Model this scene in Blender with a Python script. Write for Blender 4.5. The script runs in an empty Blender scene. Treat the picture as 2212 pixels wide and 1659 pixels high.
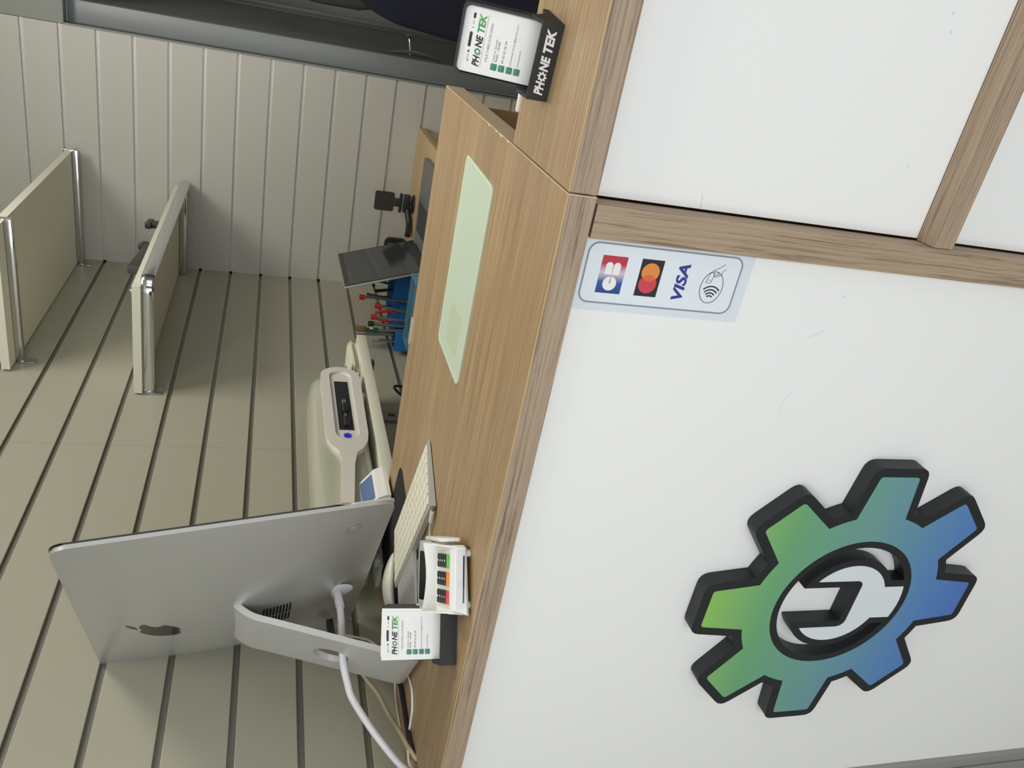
import bpy, bmesh, math, random
from mathutils import Matrix, Vector
random.seed(4)
S = bpy.context.scene
COL = S.collection
PI = math.pi

# ------------------------------------------------------------------ camera
Rw = [[0.87995757, 0.4722282, 0.05172244],
      [0.18706954, -0.24437586, -0.95146488],
      [-0.43666883, 0.84692442, -0.3033799]]      # rows: upright right, upright down, forward
cam_d = bpy.data.cameras.new('camera')
cam = bpy.data.objects.new('camera', cam_d); COL.objects.link(cam)
rt, dn, fw = [Vector(r) for r in Rw]
# the phone was held sideways: the picture's right is the world's down
cx, cy, cz = dn.normalized(), rt.normalized(), -fw.normalized()
cam.matrix_world = Matrix(((cx.x, cy.x, cz.x, 0.1612), (cx.y, cy.y, cz.y, -0.7101), (cx.z, cy.z, cz.z, 1.47), (0, 0, 0, 1)))
cam_d.sensor_fit = 'HORIZONTAL'; cam_d.sensor_width = 36.0
cam_d.lens = 1724.17 / 2212 * 36.0
cam_d.clip_start = 0.02
S.camera = cam

# ------------------------------------------------------------------ world, lights, exposure
S.view_settings.view_transform = 'Standard'; S.view_settings.look = 'None'
S.view_settings.gamma = 1.0; S.view_settings.use_curve_mapping = False
S.view_settings.exposure = 0.0
wd = bpy.data.worlds.new('world'); S.world = wd; wd.use_nodes = True
bg = wd.node_tree.nodes['Background']
bg.inputs[0].default_value = (0.90, 0.96, 1.0, 1); bg.inputs[1].default_value = 0.22

def area(name, loc, size, power, color, look=None, sy=None):
    l = bpy.data.lights.new(name, 'AREA'); l.energy = power; l.color = color
    l.shape = 'RECTANGLE'; l.size = size; l.size_y = sy or size
    o = bpy.data.objects.new(name, l); COL.objects.link(o); o.location = loc
    d = Vector(look) if look else Vector((0, 0, -1))
    o.rotation_euler = d.to_track_quat('-Z', 'Y').to_euler()
    return o
area('shop_window_daylight', (0.1, -3.3, 1.35), 3.2, 71, (0.93, 0.97, 1.0), (-0.1, 1, 0.0), 2.3)
area('side_window_daylight', (2.95, -0.9, 1.5), 1.8, 15, (0.95, 0.98, 1.0), (-1, 0.05, 0.0), 2.0)
area('ceiling_panel_light', (0.15, 1.15, 2.72), 0.60, 18, (1.0, 0.965, 0.88))
area('ceiling_panel_light', (0.30, -0.35, 2.72), 0.60, 9, (1.0, 0.965, 0.88))
area('ceiling_panel_light', (1.35, 1.15, 2.72), 0.60, 8, (1.0, 0.965, 0.86))

# ------------------------------------------------------------------ materials
def lin(c):
    return tuple(((v / 255) / 12.92 if v / 255 <= 0.04045 else ((v / 255 + 0.055) / 1.055) ** 2.4) for v in c)
MATS = {}
def mat(name, rgb, rough=0.5, metal=0.0, noise=0.0, nscale=8, bump=0.0, bscale=200, coat=0.0, emit=0.0, spec=0.5, alpha=None):
    if name in MATS: return MATS[name]
    m = bpy.data.materials.new(name); m.use_nodes = True; nt = m.node_tree
    b = nt.nodes['Principled BSDF']; c = lin(rgb)
    b.inputs['Base Color'].default_value = (*c, 1)
    b.inputs['Roughness'].default_value = rough; b.inputs['Metallic'].default_value = metal
    b.inputs['Specular IOR Level'].default_value = spec
    b.inputs['Coat Weight'].default_value = coat
    tc = nt.nodes.new('ShaderNodeTexCoord')
    if noise > 0:
        n = nt.nodes.new('ShaderNodeTexNoise'); n.inputs['Scale'].default_value = nscale; n.inputs['Detail'].default_value = 4
        r = nt.nodes.new('ShaderNodeMix'); r.data_type = 'RGBA'
        r.inputs['A'].default_value = (*[v * (1 - noise) for v in c], 1); r.inputs['B'].default_value = (*[min(1, v * (1 + noise)) for v in c], 1)
        nt.links.new(tc.outputs['Object'], n.inputs['Vector']); nt.links.new(n.outputs['Fac'], r.inputs['Factor'])
        nt.links.new(r.outputs['Result'], b.inputs['Base Color'])
    if bump > 0:
        n2 = nt.nodes.new('ShaderNodeTexNoise'); n2.inputs['Scale'].default_value = bscale; n2.inputs['Detail'].default_value = 3
        bp = nt.nodes.new('ShaderNodeBump'); bp.inputs['Strength'].default_value = bump; bp.inputs['Distance'].default_value = 0.001
        nt.links.new(tc.outputs['Object'], n2.inputs['Vector']); nt.links.new(n2.outputs['Fac'], bp.inputs['Height'])
        nt.links.new(bp.outputs['Normal'], b.inputs['Normal'])
    if emit > 0:
        b.inputs['Emission Color'].default_value = (*c, 1); b.inputs['Emission Strength'].default_value = emit
    MATS[name] = m
    return m

def wood(name, base, dark, light, axis=0, fine=1.0, coarse=0.5, rough=0.45):
    """wood laminate: grain stretched along one axis"""
    if name in MATS: return MATS[name]
    m = bpy.data.materials.new(name); m.use_nodes = True; nt = m.node_tree; L = nt.links
    b = nt.nodes['Principled BSDF']; b.inputs['Roughness'].default_value = rough
    b.inputs['Specular IOR Level'].default_value = 0.35
    tc = nt.nodes.new('ShaderNodeTexCoord')
    def noise(along, across, detail, dist=0.0, rough_=0.6):
        mp = nt.nodes.new('ShaderNodeMapping')
        sc = [across] * 3; sc[axis] = along; mp.inputs['Scale'].default_value = sc
        n = nt.nodes.new('ShaderNodeTexNoise'); n.inputs['Scale'].default_value = 1.0
        n.inputs['Detail'].default_value = detail; n.inputs['Distortion'].default_value = dist; n.inputs['Roughness'].default_value = rough_
        L.new(tc.outputs['Object'], mp.inputs['Vector']); L.new(mp.outputs['Vector'], n.inputs['Vector'])
        return n.outputs['Fac']
    def ramp(src, a, b_, ca, cb):
        r = nt.nodes.new('ShaderNodeValToRGB'); r.color_ramp.elements[0].position = a; r.color_ramp.elements[1].position = b_
        r.color_ramp.elements[0].color = (*ca, 1); r.color_ramp.elements[1].color = (*cb, 1); L.new(src, r.inputs['Fac']); return r.outputs['Color']
    def mix(t, a, b_, f, fac_src=None):
        x = nt.nodes.new('ShaderNodeMix'); x.data_type = 'RGBA'; x.blend_type = t; x.inputs['Factor'].default_value = f
        L.new(a, x.inputs['A']); L.new(b_, x.inputs['B'])
        if fac_src: L.new(fac_src, x.inputs['Factor'])
        return x.outputs['Result']
    broad = ramp(noise(0.9, 16, 3, 0.4), 0.35, 0.68, lin(base), lin(light))
    finel = ramp(noise(5.0, 520, 4, 0.2), 0.40, 0.62, (1 - 0.22 * fine,) * 3, (1.06,) * 3)
    c1 = mix('MULTIPLY', broad, finel, 1.0)
    fib = ramp(noise(5.5, 300, 5, 0.9, 0.7), 0.50, 0.64, (0, 0, 0), (1, 1, 1))
    fibm = nt.nodes.new('ShaderNodeMath'); fibm.operation = 'MULTIPLY'; fibm.inputs[1].default_value = coarse
    bw = nt.nodes.new('ShaderNodeRGBToBW'); L.new(fib, bw.inputs[0]); L.new(bw.outputs[0], fibm.inputs[0])
    rgb = nt.nodes.new('ShaderNodeRGB'); rgb.outputs[0].default_value = (*lin(dark), 1)
    c2 = mix('MIX', c1, rgb.outputs[0], 0.5, fibm.outputs[0])
    L.new(c2, b.inputs['Base Color'])
    MATS[name] = m
    return m

def ramp_mat(name, axis, stops, rough=0.45, lo=0, hi=1):
    """printed colour gradient that runs across the object's own face"""
    m = bpy.data.materials.new(name); m.use_nodes = True; nt = m.node_tree; L = nt.links
    b = nt.nodes['Principled BSDF']; b.inputs['Roughness'].default_value = rough
    tc = nt.nodes.new('ShaderNodeTexCoord'); sp = nt.nodes.new('ShaderNodeSeparateXYZ'); L.new(tc.outputs['Object'], sp.inputs[0])
    mr = nt.nodes.new('ShaderNodeMapRange'); mr.inputs['From Min'].default_value = lo; mr.inputs['From Max'].default_value = hi
    L.new(sp.outputs[axis], mr.inputs['Value'])
    r = nt.nodes.new('ShaderNodeValToRGB'); els = r.color_ramp.elements
    while len(els) < len(stops): els.new(0.5)
    for e, (p, c) in zip(els, stops): e.position = p; e.color = (*lin(c), 1)
    L.new(mr.outputs['Result'], r.inputs['Fac']); L.new(r.outputs['Color'], b.inputs['Base Color'])
    MATS[name] = m
    return m

WOODTOP = wood('oak_laminate_top', (171, 144, 109), (126, 100, 76), (186, 158, 122), 0, 1.45, 0.55)
WOODEDGE = wood('oak_laminate_edge_grain', (168, 147, 126), (110, 90, 76), (178, 157, 134), 0, 0.45, 0.85, 0.5)
WOODPOST = wood('oak_laminate_post_grain', (168, 147, 124), (112, 92, 77), (178, 156, 131), 2, 0.45, 0.85, 0.5)
WOODIN = wood('oak_laminate_inner_panel', (150, 118, 84), (110, 84, 60), (164, 130, 94), 1, 0.5, 0.4)
WOODBENCH = wood('pine_coloured_bench_top', (196, 166, 122), (160, 130, 92), (206, 176, 132), 0, 0.2, 0.2)
EDGEBAND = mat('ochre_glue_line', (196, 166, 118), 0.5)
PALEBAND = mat('pale_end_banding', (226, 200, 170), 0.5)
PANEL = mat('white_melamine_panel', (243, 243, 242), 0.42, noise=0.012, nscale=3)
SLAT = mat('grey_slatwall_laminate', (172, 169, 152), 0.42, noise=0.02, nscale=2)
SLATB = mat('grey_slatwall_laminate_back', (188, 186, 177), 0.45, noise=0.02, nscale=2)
GROOVE = mat('shaded_aluminium_groove', (132, 129, 118), 0.38, 0.3)  # left wall grooves: weaker reflected light put into a darker colour
GROOVEB = mat('lit_aluminium_groove', (196, 194, 190), 0.4, 0.2)  # same aluminium on the back wall, its reflected light painted in as a paler colour
LIP = mat('bright_groove_lip', (214, 206, 184), 0.3, 0.5)
WALLP = mat('grey_green_wall_paint', (150, 152, 146), 0.35, noise=0.03, nscale=3)
FRAMEP = mat('grey_door_frame_paint', (128, 132, 132), 0.4, noise=0.04, nscale=4)
DOORP = mat('dark_grey_door_paint', (112, 114, 110), 0.32, noise=0.05, nscale=3)
CEIL = mat('white_ceiling', (225, 224, 216), 0.8)
FLOOR = mat('grey_floor', (150, 146, 138), 0.5)
BLACK = mat('black_plastic', (34, 36, 38), 0.45)
BLACKM = mat('matt_black_plastic', (44, 45, 46), 0.7)
WHITEP = mat('white_plastic', (236, 236, 232), 0.3)
ALU = mat('brushed_aluminium', (196, 196, 194), 0.38, 0.6)
ALUS = mat('silver_aluminium_stand', (206, 206, 204), 0.40, 0.35)
CHROME = mat('chrome', (212, 212, 212), 0.12, 1.0)
STEEL = mat('satin_steel', (170, 170, 168), 0.3, 0.9)
GLASSBLK = mat('black_glass', (12, 12, 16), 0.08)
CREAM = mat('cream_shelf_laminate', (224, 222, 204), 0.5)
UNDER = mat('shelf_underside_laminate', (176, 170, 150), 0.6)
PAPER = mat('white_paper', (240, 240, 240), 0.6)
INK = mat('dark_ink', (52, 50, 52), 0.6)
INKG = mat('grey_ink', (120, 118, 120), 0.6)

# ------------------------------------------------------------------ mesh helpers
def link(name, me, m, parent=None, smooth=False):
    o = bpy.data.objects.new(name, me); COL.objects.link(o)
    for k in (m if isinstance(m, (list, tuple)) else [m]): me.materials.append(k)
    if parent: o.parent = parent
    if smooth:
        for p in me.polygons: p.use_smooth = True
    return o
def obj(name, bm, m, parent=None, smooth=False, auto=None):
    bmesh.ops.recalc_face_normals(bm, faces=bm.faces)
    me = bpy.data.meshes.new(name); bm.to_mesh(me); bm.free()
    o = link(name, me, m, parent, smooth or auto is not None)
    if auto is not None:
        me.set_sharp_from_angle(angle=math.radians(auto))
    return o
def tag(o, label, cat, group=None, kind=None):
    o['label'] = label; o['category'] = cat
    if group: o['group'] = group
    if kind: o['kind'] = kind
    return o
def thing(name, label, cat, loc=(0, 0, 0), axes=None, rz=None, group=None):
    o = bpy.data.objects.new(name, None); COL.objects.link(o); o.empty_display_size = 0.02
    if axes:
        X, Y, Z = [Vector(a).normalized() for a in axes]
        o.matrix_world = Matrix(((X.x, Y.x, Z.x, loc[0]), (X.y, Y.y, Z.y, loc[1]), (X.z, Y.z, Z.z, loc[2]), (0, 0, 0, 1)))
    else:
        o.location = loc
        if rz is not None: o.rotation_euler = (0, 0, rz)
    return tag(o, label, cat, group)
def struct(o): o['kind'] = 'structure'; return o
def box(bm, x0, x1, y0, y1, z0, z1, M=None, bev=0.0, seg=2, mi=0):
    vs = [Vector((x, y, z)) for z in (z0, z1) for y in (y0, y1) for x in (x0, x1)]
    v = [bm.verts.new(p) for p in vs]
    fs = [bm.faces.new([v[i] for i in q]) for q in ((0, 2, 3, 1), (4, 5, 7, 6), (0, 1, 5, 4), (1, 3, 7, 5), (3, 2, 6, 7), (2, 0, 4, 6))]
    for f in fs: f.material_index = mi
    geom = v
    if bev > 0:
        es = list({e for f in fs for e in f.edges})
        r = bmesh.ops.bevel(bm, geom=es, offset=bev, segments=seg, affect='EDGES', profile=0.5, clamp_overlap=True)
        geom = list({w for f in r['faces'] for w in f.verts} | {w for w in v if w.is_valid})
        for f in r['faces']: f.material_index = mi
    if M is not None:
        bmesh.ops.transform(bm, matrix=M, verts=[w for w in geom if w.is_valid])
    return geom
def bx(name, x0, x1, y0, y1, z0, z1, m, parent=None, bev=0.0, seg=2, M=None):
    bm = bmesh.new(); box(bm, x0, x1, y0, y1, z0, z1, M, bev, seg)
    return obj(name, bm, m, parent, auto=35 if bev else None)
def prism(bm, outer, holes, z0, z1, M=None, mi=0, side_mi=None):
    """2D outline (with holes) in xy, extruded from z0 to z1"""
    nb = []
    loops = [outer] + list(holes)
    for z in (z0, z1):
        es = []; 
        for lp in loops:
            vv = [bm.verts.new((p[0], p[1], z)) for p in lp]; nb.append(vv)
            es += [bm.edges.new((vv[i], vv[(i + 1) % len(vv)])) for i in range(len(vv))]
        r = bmesh.ops.triangle_fill(bm, edges=es, use_beauty=True)
        for f in r['geom']:
            if isinstance(f, bmesh.types.BMFace): f.material_index = mi
    n = len(loops)
    for k in range(n):
        a, b = nb[k], nb[k + n]
        for i in range(len(a)):
            j = (i + 1) % len(a); f = bm.faces.new((a[i], a[j], b[j], b[i])); f.material_index = mi if side_mi is None else side_mi
    vs = [v for l in nb for v in l]
    if M is not None: bmesh.ops.transform(bm, matrix=M, verts=vs)
    return vs
def sweep(bm, pts, r, n=10, M=None, sub=6, caps=True, flat=1.0):
    """smooth tube along points (Catmull-Rom)"""
    P = [Vector(p) for p in pts]
    Q = []
    if sub > 1 and len(P) > 2:
        E = [P[0] * 2 - P[1]] + P + [P[-1] * 2 - P[-2]]
        for i in range(1, len(E) - 2):
            for s in range(sub):
                t = s / sub; a, b, c, d = E[i - 1], E[i], E[i + 1], E[i + 2]
                Q.append(0.5 * ((2 * b) + (c - a) * t + (2 * a - 5 * b + 4 * c - d) * t * t + (3 * b - a - 3 * c + d) * t ** 3))
        Q.append(P[-1])
    else: Q = P
    rs = r if callable(r) else (lambda t: r)
    T = (Q[1] - Q[0]).normalized(); U = T.orthogonal().normalized(); rings = []
    for i, q in enumerate(Q):
        t2 = (Q[min(i + 1, len(Q) - 1)] - Q[max(i - 1, 0)]).normalized()
        U = (U - t2 * U.dot(t2)).normalized(); V = t2.cross(U); rr = rs(i / (len(Q) - 1))
        rings.append([bm.verts.new(q + (U * math.cos(2 * PI * k / n) + V * math.sin(2 * PI * k / n) * flat) * rr) for k in range(n)])
    for a, b in zip(rings, rings[1:]):
        for k in range(n): bm.faces.new((a[k], a[(k + 1) % n], b[(k + 1) % n], b[k]))
    if caps:
        bm.faces.new(rings[0][::-1]); bm.faces.new(rings[-1])
    vs = [v for g in rings for v in g]
    if M is not None: bmesh.ops.transform(bm, matrix=M, verts=vs)
    return vs
def tube(name, pts, r, m, parent=None, n=12, sub=6):
    bm = bmesh.new(); sweep(bm, pts, r, n, None, sub); return obj(name, bm, m, parent, auto=50)
def lathe(bm, prof, n=32, M=None):
    rings = [[bm.verts.new((r * math.cos(2 * PI * k / n), r * math.sin(2 * PI * k / n), z)) for k in range(n)] for r, z in prof]
    for a, b in zip(rings, rings[1:]):
        for k in range(n): bm.faces.new((a[k], a[(k + 1) % n], b[(k + 1) % n], b[k]))
    bm.faces.new(rings[0][::-1]); bm.faces.new(rings[-1])
    vs = [v for g in rings for v in g]
    if M is not None: bmesh.ops.transform(bm, matrix=M, verts=vs)
    return vs
def rrect(x0, x1, y0, y1, r, seg=6):
    out = []
    for cx_, cy_, a0 in ((x1 - r, y0 + r, -90), (x1 - r, y1 - r, 0), (x0 + r, y1 - r, 90), (x0 + r, y0 + r, 180)):
        for k in range(seg + 1):
            a = math.radians(a0 + 90 * k / seg); out.append((cx_ + r * math.cos(a), cy_ + r * math.sin(a)))
    return out
def circ(cx_, cy_, r, n=48, ry=None):
    return [(cx_ + r * math.cos(2 * PI * k / n), cy_ + (ry or r) * math.sin(2 * PI * k / n)) for k in range(n)]
def arc(cx_, cy_, r, a0, a1, n=24):
    return [(cx_ + r * math.cos(math.radians(a0 + (a1 - a0) * k / n)), cy_ + r * math.sin(math.radians(a0 + (a1 - a0) * k / n))) for k in range(n + 1)]
def ribbon(bm, pts, w, z0, z1, M=None, closed=False):
    """flat printed stroke of width w"""
    P = [Vector((p[0], p[1])) for p in pts]; n = len(P); Lf, Rt = [], []
    for i in range(n):
        a = P[(i - 1) % n] if (closed or i > 0) else P[i]; b = P[(i + 1) % n] if (closed or i < n - 1) else P[i]
        t = (b - a).normalized(); nn = Vector((-t.y, t.x)) * w / 2
        Lf.append(P[i] + nn); Rt.append(P[i] - nn)
    vs = []
    segs = range(n if closed else n - 1)
    V = [[bm.verts.new((*p, z)) for p in Lf] + [bm.verts.new((*p, z)) for p in Rt] for z in (z0, z1)]
    for i in segs:
        j = (i + 1) % n
        bm.faces.new((V[1][i], V[1][j], V[1][n + j], V[1][n + i])); bm.faces.new((V[0][i], V[0][n + i], V[0][n + j], V[0][j]))
        bm.faces.new((V[0][i], V[0][j], V[1][j], V[1][i])); bm.faces.new((V[0][n + i], V[1][n + i], V[1][n + j], V[0][n + j]))
    if not closed:
        for i in (0, n - 1): bm.faces.new((V[0][i], V[1][i], V[1][n + i], V[0][n + i]))
    vs = V[0] + V[1]
    if M is not None: bmesh.ops.transform(bm, matrix=M, verts=vs)
    return vs
def text(bm, s, x0, x1, y0, y1, z0, z1, bold=0.0, shear=0.0, M=None, res=3):
    """lettering fitted into a rectangle in xy"""
    cu = bpy.data.curves.new('t', 'FONT'); cu.body = s; cu.size = 1; cu.offset = bold; cu.shear = shear
    cu.resolution_u = res; cu.extrude = 0.02; cu.fill_mode = 'BOTH'
    to = bpy.data.objects.new('t', cu); COL.objects.link(to)
    dg = bpy.context.evaluated_depsgraph_get(); dg.update()
    me = bpy.data.meshes.new_from_object(to.evaluated_get(dg))
    n0 = len(bm.verts); bm.from_mesh(me); bm.verts.ensure_lookup_table(); vs = bm.verts[n0:]
    xs = [v.co.x for v in vs]; ys = [v.co.y for v in vs]; zs = [v.co.z for v in vs]
    for v in vs:
        v.co = Vector((x0 + (v.co.x - min(xs)) / (max(xs) - min(xs)) * (x1 - x0), y0 + (v.co.y - min(ys)) / (max(ys) - min(ys)) * (y1 - y0),
                       z0 + (v.co.z - min(zs)) / (max(zs) - min(zs)) * (z1 - z0)))
    bpy.data.objects.remove(to); bpy.data.curves.remove(cu); bpy.data.meshes.remove(me)
    if M is not None: bmesh.ops.transform(bm, matrix=M, verts=list(vs))
def Mz(loc, rz=0): return Matrix.Translation(loc) @ Matrix.Rotation(rz, 4, 'Z')
XZ = Matrix(((1, 0, 0, 0), (0, 0, -1, 0), (0, 1, 0, 0), (0, 0, 0, 1)))   # xy drawing -> xz plane, extrusion towards -y

# ------------------------------------------------------------------ the setting
ZT = 1.2                                    # counter top height
LX, BY = -1.0215, 2.408                     # left wall, back wall
GZ = [1.4875 + 0.1112 * k for k in range(-15, 11)]
def slat_profile(zlo, zhi):
    """(z, depth, material of the face that follows)"""
    out = [(zlo, 0, 0)]
    for g in GZ:
        if g - 0.02 < zlo or g + 0.01 > zhi: continue
        out += [(g - 0.0145, 0, 2), (g - 0.0145, 0.0012, 2), (g - 0.0128, 0.0012, 1), (g - 0.0128, 0.0075, 1), (g - 0.001, 0.0075, 1), (g - 0.001, 0.0008, 2), (g, 0.0008, 2), (g, 0, 0)]
    return out + [(zhi, 0, 0)]
def slat_wall(name, a0, a1, along_y, zlo, zhi, m):
    bm = bmesh.new(); pr = slat_profile(zlo, zhi); rows = []
    for a in (a0, a1):
        row = []
        for z, d, _ in pr:
            row.append(bm.verts.new((LX - d, a, z) if along_y else (a, BY + d, z)))
        rows.append(row)
    for i in range(len(pr) - 1):
        f = bm.faces.new((rows[0][i], rows[1][i], rows[1][i + 1], rows[0][i + 1])); f.material_index = pr[i][2]
    # solid back of the board
    t = 0.018
    c = [[bm.verts.new((LX - t, a, z) if along_y else (a, BY + t, z)) for z in (zlo, zhi)] for a in (a0, a1)]
    bm.faces.new((c[0][0], c[0][1], c[1][1], c[1][0]))
    for r, cc in zip(rows, c): bm.faces.new(r + [cc[1], cc[0]])
    bm.faces.new((rows[0][0], c[0][0], c[1][0], rows[1][0])); bm.faces.new((rows[0][-1], rows[1][-1], c[1][1], c[0][1]))
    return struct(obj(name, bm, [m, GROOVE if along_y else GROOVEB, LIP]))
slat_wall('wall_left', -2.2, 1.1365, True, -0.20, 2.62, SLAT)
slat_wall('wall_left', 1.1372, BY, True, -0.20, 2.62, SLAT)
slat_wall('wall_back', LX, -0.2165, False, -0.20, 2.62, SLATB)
DARKW = mat('brown_backing_board', (70, 50, 40), 0.8)
struct(bx('wall_left', LX - 0.06, LX - 0.0182, -2.2, BY + 0.06, -0.2, 2.75, DARKW))
struct(bx('wall_back', LX - 0.0180, -0.2165, BY + 0.0182, BY + 0.06, -0.2, 2.75, DARKW))
struct(bx('floor', -1.3, 3.2, -3.6, 4.2, -0.22, -0.20, FLOOR))
struct(bx('ceiling', -1.3, 3.2, -3.6, 4.2, 2.75, 2.78, CEIL))
struct(bx('wall_right', 3.1, 3.2, -3.6, 4.2, -0.2, 2.75, WALLP))
struct(bx('wall_back', -0.2155, 3.1, BY + 0.001, BY + 0.05, 2.133, 2.75, WALLP, bev=0.002))      # bulkhead over the doorway
struct(bx('wall_back', -0.2, 3.1, 4.05, 4.15, -0.2, 2.75, WALLP))
struct(bx('trim_1', -0.2165, -0.2105, BY - 0.003, BY + 0.006, -0.2, 2.133, FRAMEP))
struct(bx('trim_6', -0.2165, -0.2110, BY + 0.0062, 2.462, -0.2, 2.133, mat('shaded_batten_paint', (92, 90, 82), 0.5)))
struct(bx('trim_2', -0.2105, -0.1410, 2.462, 2.56, -0.2, 2.133, FRAMEP, bev=0.002))
struct(bx('trim_3', -0.9560, -0.9270, 0.0035, 0.03, -0.2, 1.168, mat('grey_corner_strip', (150, 148, 144), 0.5), bev=0.006, seg=4))
struct(bx('trim_7', -1.0215, -0.9585, 0.0060, 0.03, -0.2, 1.168, mat('grey_corner_strip', (150, 148, 144), 0.5)))
# the open door leaf seen along its face
dr = bx('door_1', -0.185, -0.1410, 2.5605, 3.60, -0.19, 2.10, DOORP, bev=0.002); struct(dr)
bm = bmesh.new()
pts = [(-0.1080, 2.575, z) for z in (0.872, 0.93, 1.0, 1.05, 1.075)]
sweep(bm, [(-0.1350 + 0.012 * math.sin(PI * t), 2.500, 0.866 + 0.205 * t) for t in [k / 8 for k in range(9)]], lambda t: 0.0016 + 0.0055 * math.sin(PI * t) ** 0.7, 10, None, 3, flat=1.8)
obj('handle_plate', bm, STEEL, dr, auto=40)
tube('door_handle', [(-0.130, 2.500, 0.990), (-0.078, 2.500, 0.998), (-0.070, 2.512, 0.999), (-0.068, 2.54, 0.999)], 0.0058, CHROME, dr, 12, 4)
struct(bx('trim_4', -0.1300, -0.112, 3.62, 3.66, -0.2, 2.1, FRAMEP, bev=0.002))
struct(bx('trim_5', -0.185, -0.1300, 3.601, 3.67, -0.2, 2.1, DOORP))

# ------------------------------------------------------------------ the counter
cn = thing('counter', 'oak-look counter with a white front panel, gear sign and card payment sticker on it', 'counter', (0, 0, 0))
bm = bmesh.new()
hole = circ(-0.972, 0.098, 0.034, 28, 0.030)
prism(bm, [(-1.02, 0.0006), (-0.0006, 0.0006), (-0.0006, 0.66), (-1.02, 0.66)], [hole], ZT - 0.0295, ZT)
obj('countertop', bm, WOODTOP, cn)
bx('front_edge', -1.02, -0.0006, -0.0004, 0.0006, ZT - 0.0295, ZT - 0.0009, WOODEDGE, cn)
bx('glue_line', -1.02, -0.0006, -0.0002, 0.0011, ZT - 0.0009, ZT + 0.0001, EDGEBAND, cn)
bm = bmesh.new(); box(bm, -0.0006, 0.0002, -0.0006, 0.6602, ZT - 0.0296, ZT + 0.0002)
for y, w in ((0.232, .012), (0.262, 0.020), (0.292, 0.012), (0.33, .016)):
    prism(bm, [(-0.0006, y), (-0.0028, y + w * .3), (-0.002, y + w * .7), (-0.0006, y + w)], [], ZT, ZT + 0.0002)
obj('end_banding', bm, PALEBAND, cn)
bx('front_panel', -0.9265, -0.0400, 0.010, 0.028, -0.20, ZT - 0.0296, PANEL, cn)
bx('post', -0.0400, -0.0062, 0.0, 0.0262, -0.2, 1.1678, WOODPOST, cn)
bx('end_panel', -0.038, -0.020, 0.028, 0.63, -0.2, ZT - 0.0300, WOODIN, cn)
bx('cable_hole_liner', -1.004, -0.938, 0.065, 0.130, ZT - 0.034, ZT - 0.0296, mat('red_brown_liner', (92, 56, 50), 0.6), cn)

gt = thing('counter_gate', 'narrower counter section beyond the seam with white panels and an oak rail', 'counter', (0, 0, 0))
bm = bmesh.new()
prism(bm, [(0.0022, 0.0006), (1.15, 0.0006), (1.15, 0.214), (0.0022, 0.214)], [], ZT - 0.0295, ZT)
obj('ledge_top', bm, WOODTOP, gt)
bx('front_edge', 0.0022, 1.15, -0.0004, 0.0006, ZT - 0.0295, ZT - 0.0009, WOODEDGE, gt)
bx('glue_line', 0.0022, 1.15, -0.0002, 0.0011, ZT - 0.0009, ZT + 0.0001, EDGEBAND, gt)
bx('upper_panel', -0.0035, 1.15, 0.0265, 0.0445, 0.7631, ZT - 0.0296, PANEL, gt)
bx('rail', -0.0057, 1.15, 0.0, 0.0265, 0.7340, 0.7628, WOODEDGE, gt, bev=0.0006, seg=1)
bx('lower_panel', -0.0035, 1.15, 0.0265, 0.0445, -0.2, 0.7338, PANEL, gt)
bx('rear_panel', 0.0022, 1.15, 0.19, 0.206, -0.2, ZT - 0.0300, WOODIN, gt)

SCR = [([(0.2226, 0.8322), (0.2210, 0.8334), (0.2194, 0.8334)], 0.0016), ([(0.2061, 0.8285), (0.2048, 0.8275), (0.2036, 0.8259)], 0.0010), ([(0.075, 0.8157), (0.0703, 0.8139)], 0.0006), ([(0.0124, 1.0473), (0.0080, 1.0450), (0.0019, 1.0455), (-0.0020, 1.0435)], 0.0007)]
SCL = [([(-0.1297, 0.8699), (-0.1240, 0.8600), (-0.1195, 0.8519)], 0.0005), ([(-0.0767, 0.8438), (-0.0753, 0.8406)], 0.0009), ([(-0.2284, 0.872), (-0.2150, 0.8700), (-0.1993, 0.8627)], 0.0004)]
SC_ = mat('faint_scuff_grey', (206, 208, 210), 0.6)
bm = bmesh.new()
for P, w in SCR: ribbon(bm, P, w, -0.0265, -0.02635, XZ)
obj('scuff_marks', bm, SC_, gt)
bm = bmesh.new()
for P, w in SCL: ribbon(bm, P, w, -0.0100, -0.00988, XZ)
obj('scuff_marks', bm, SC_, cn)

# low wood partition seen in the gap behind the gate
tag(bx('wooden_side_board', -0.30, 0.62, 1.02, 1.04, -0.2, 0.94, WOODIN), 'dark oak-look board standing low behind the counter gap', 'board')

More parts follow.
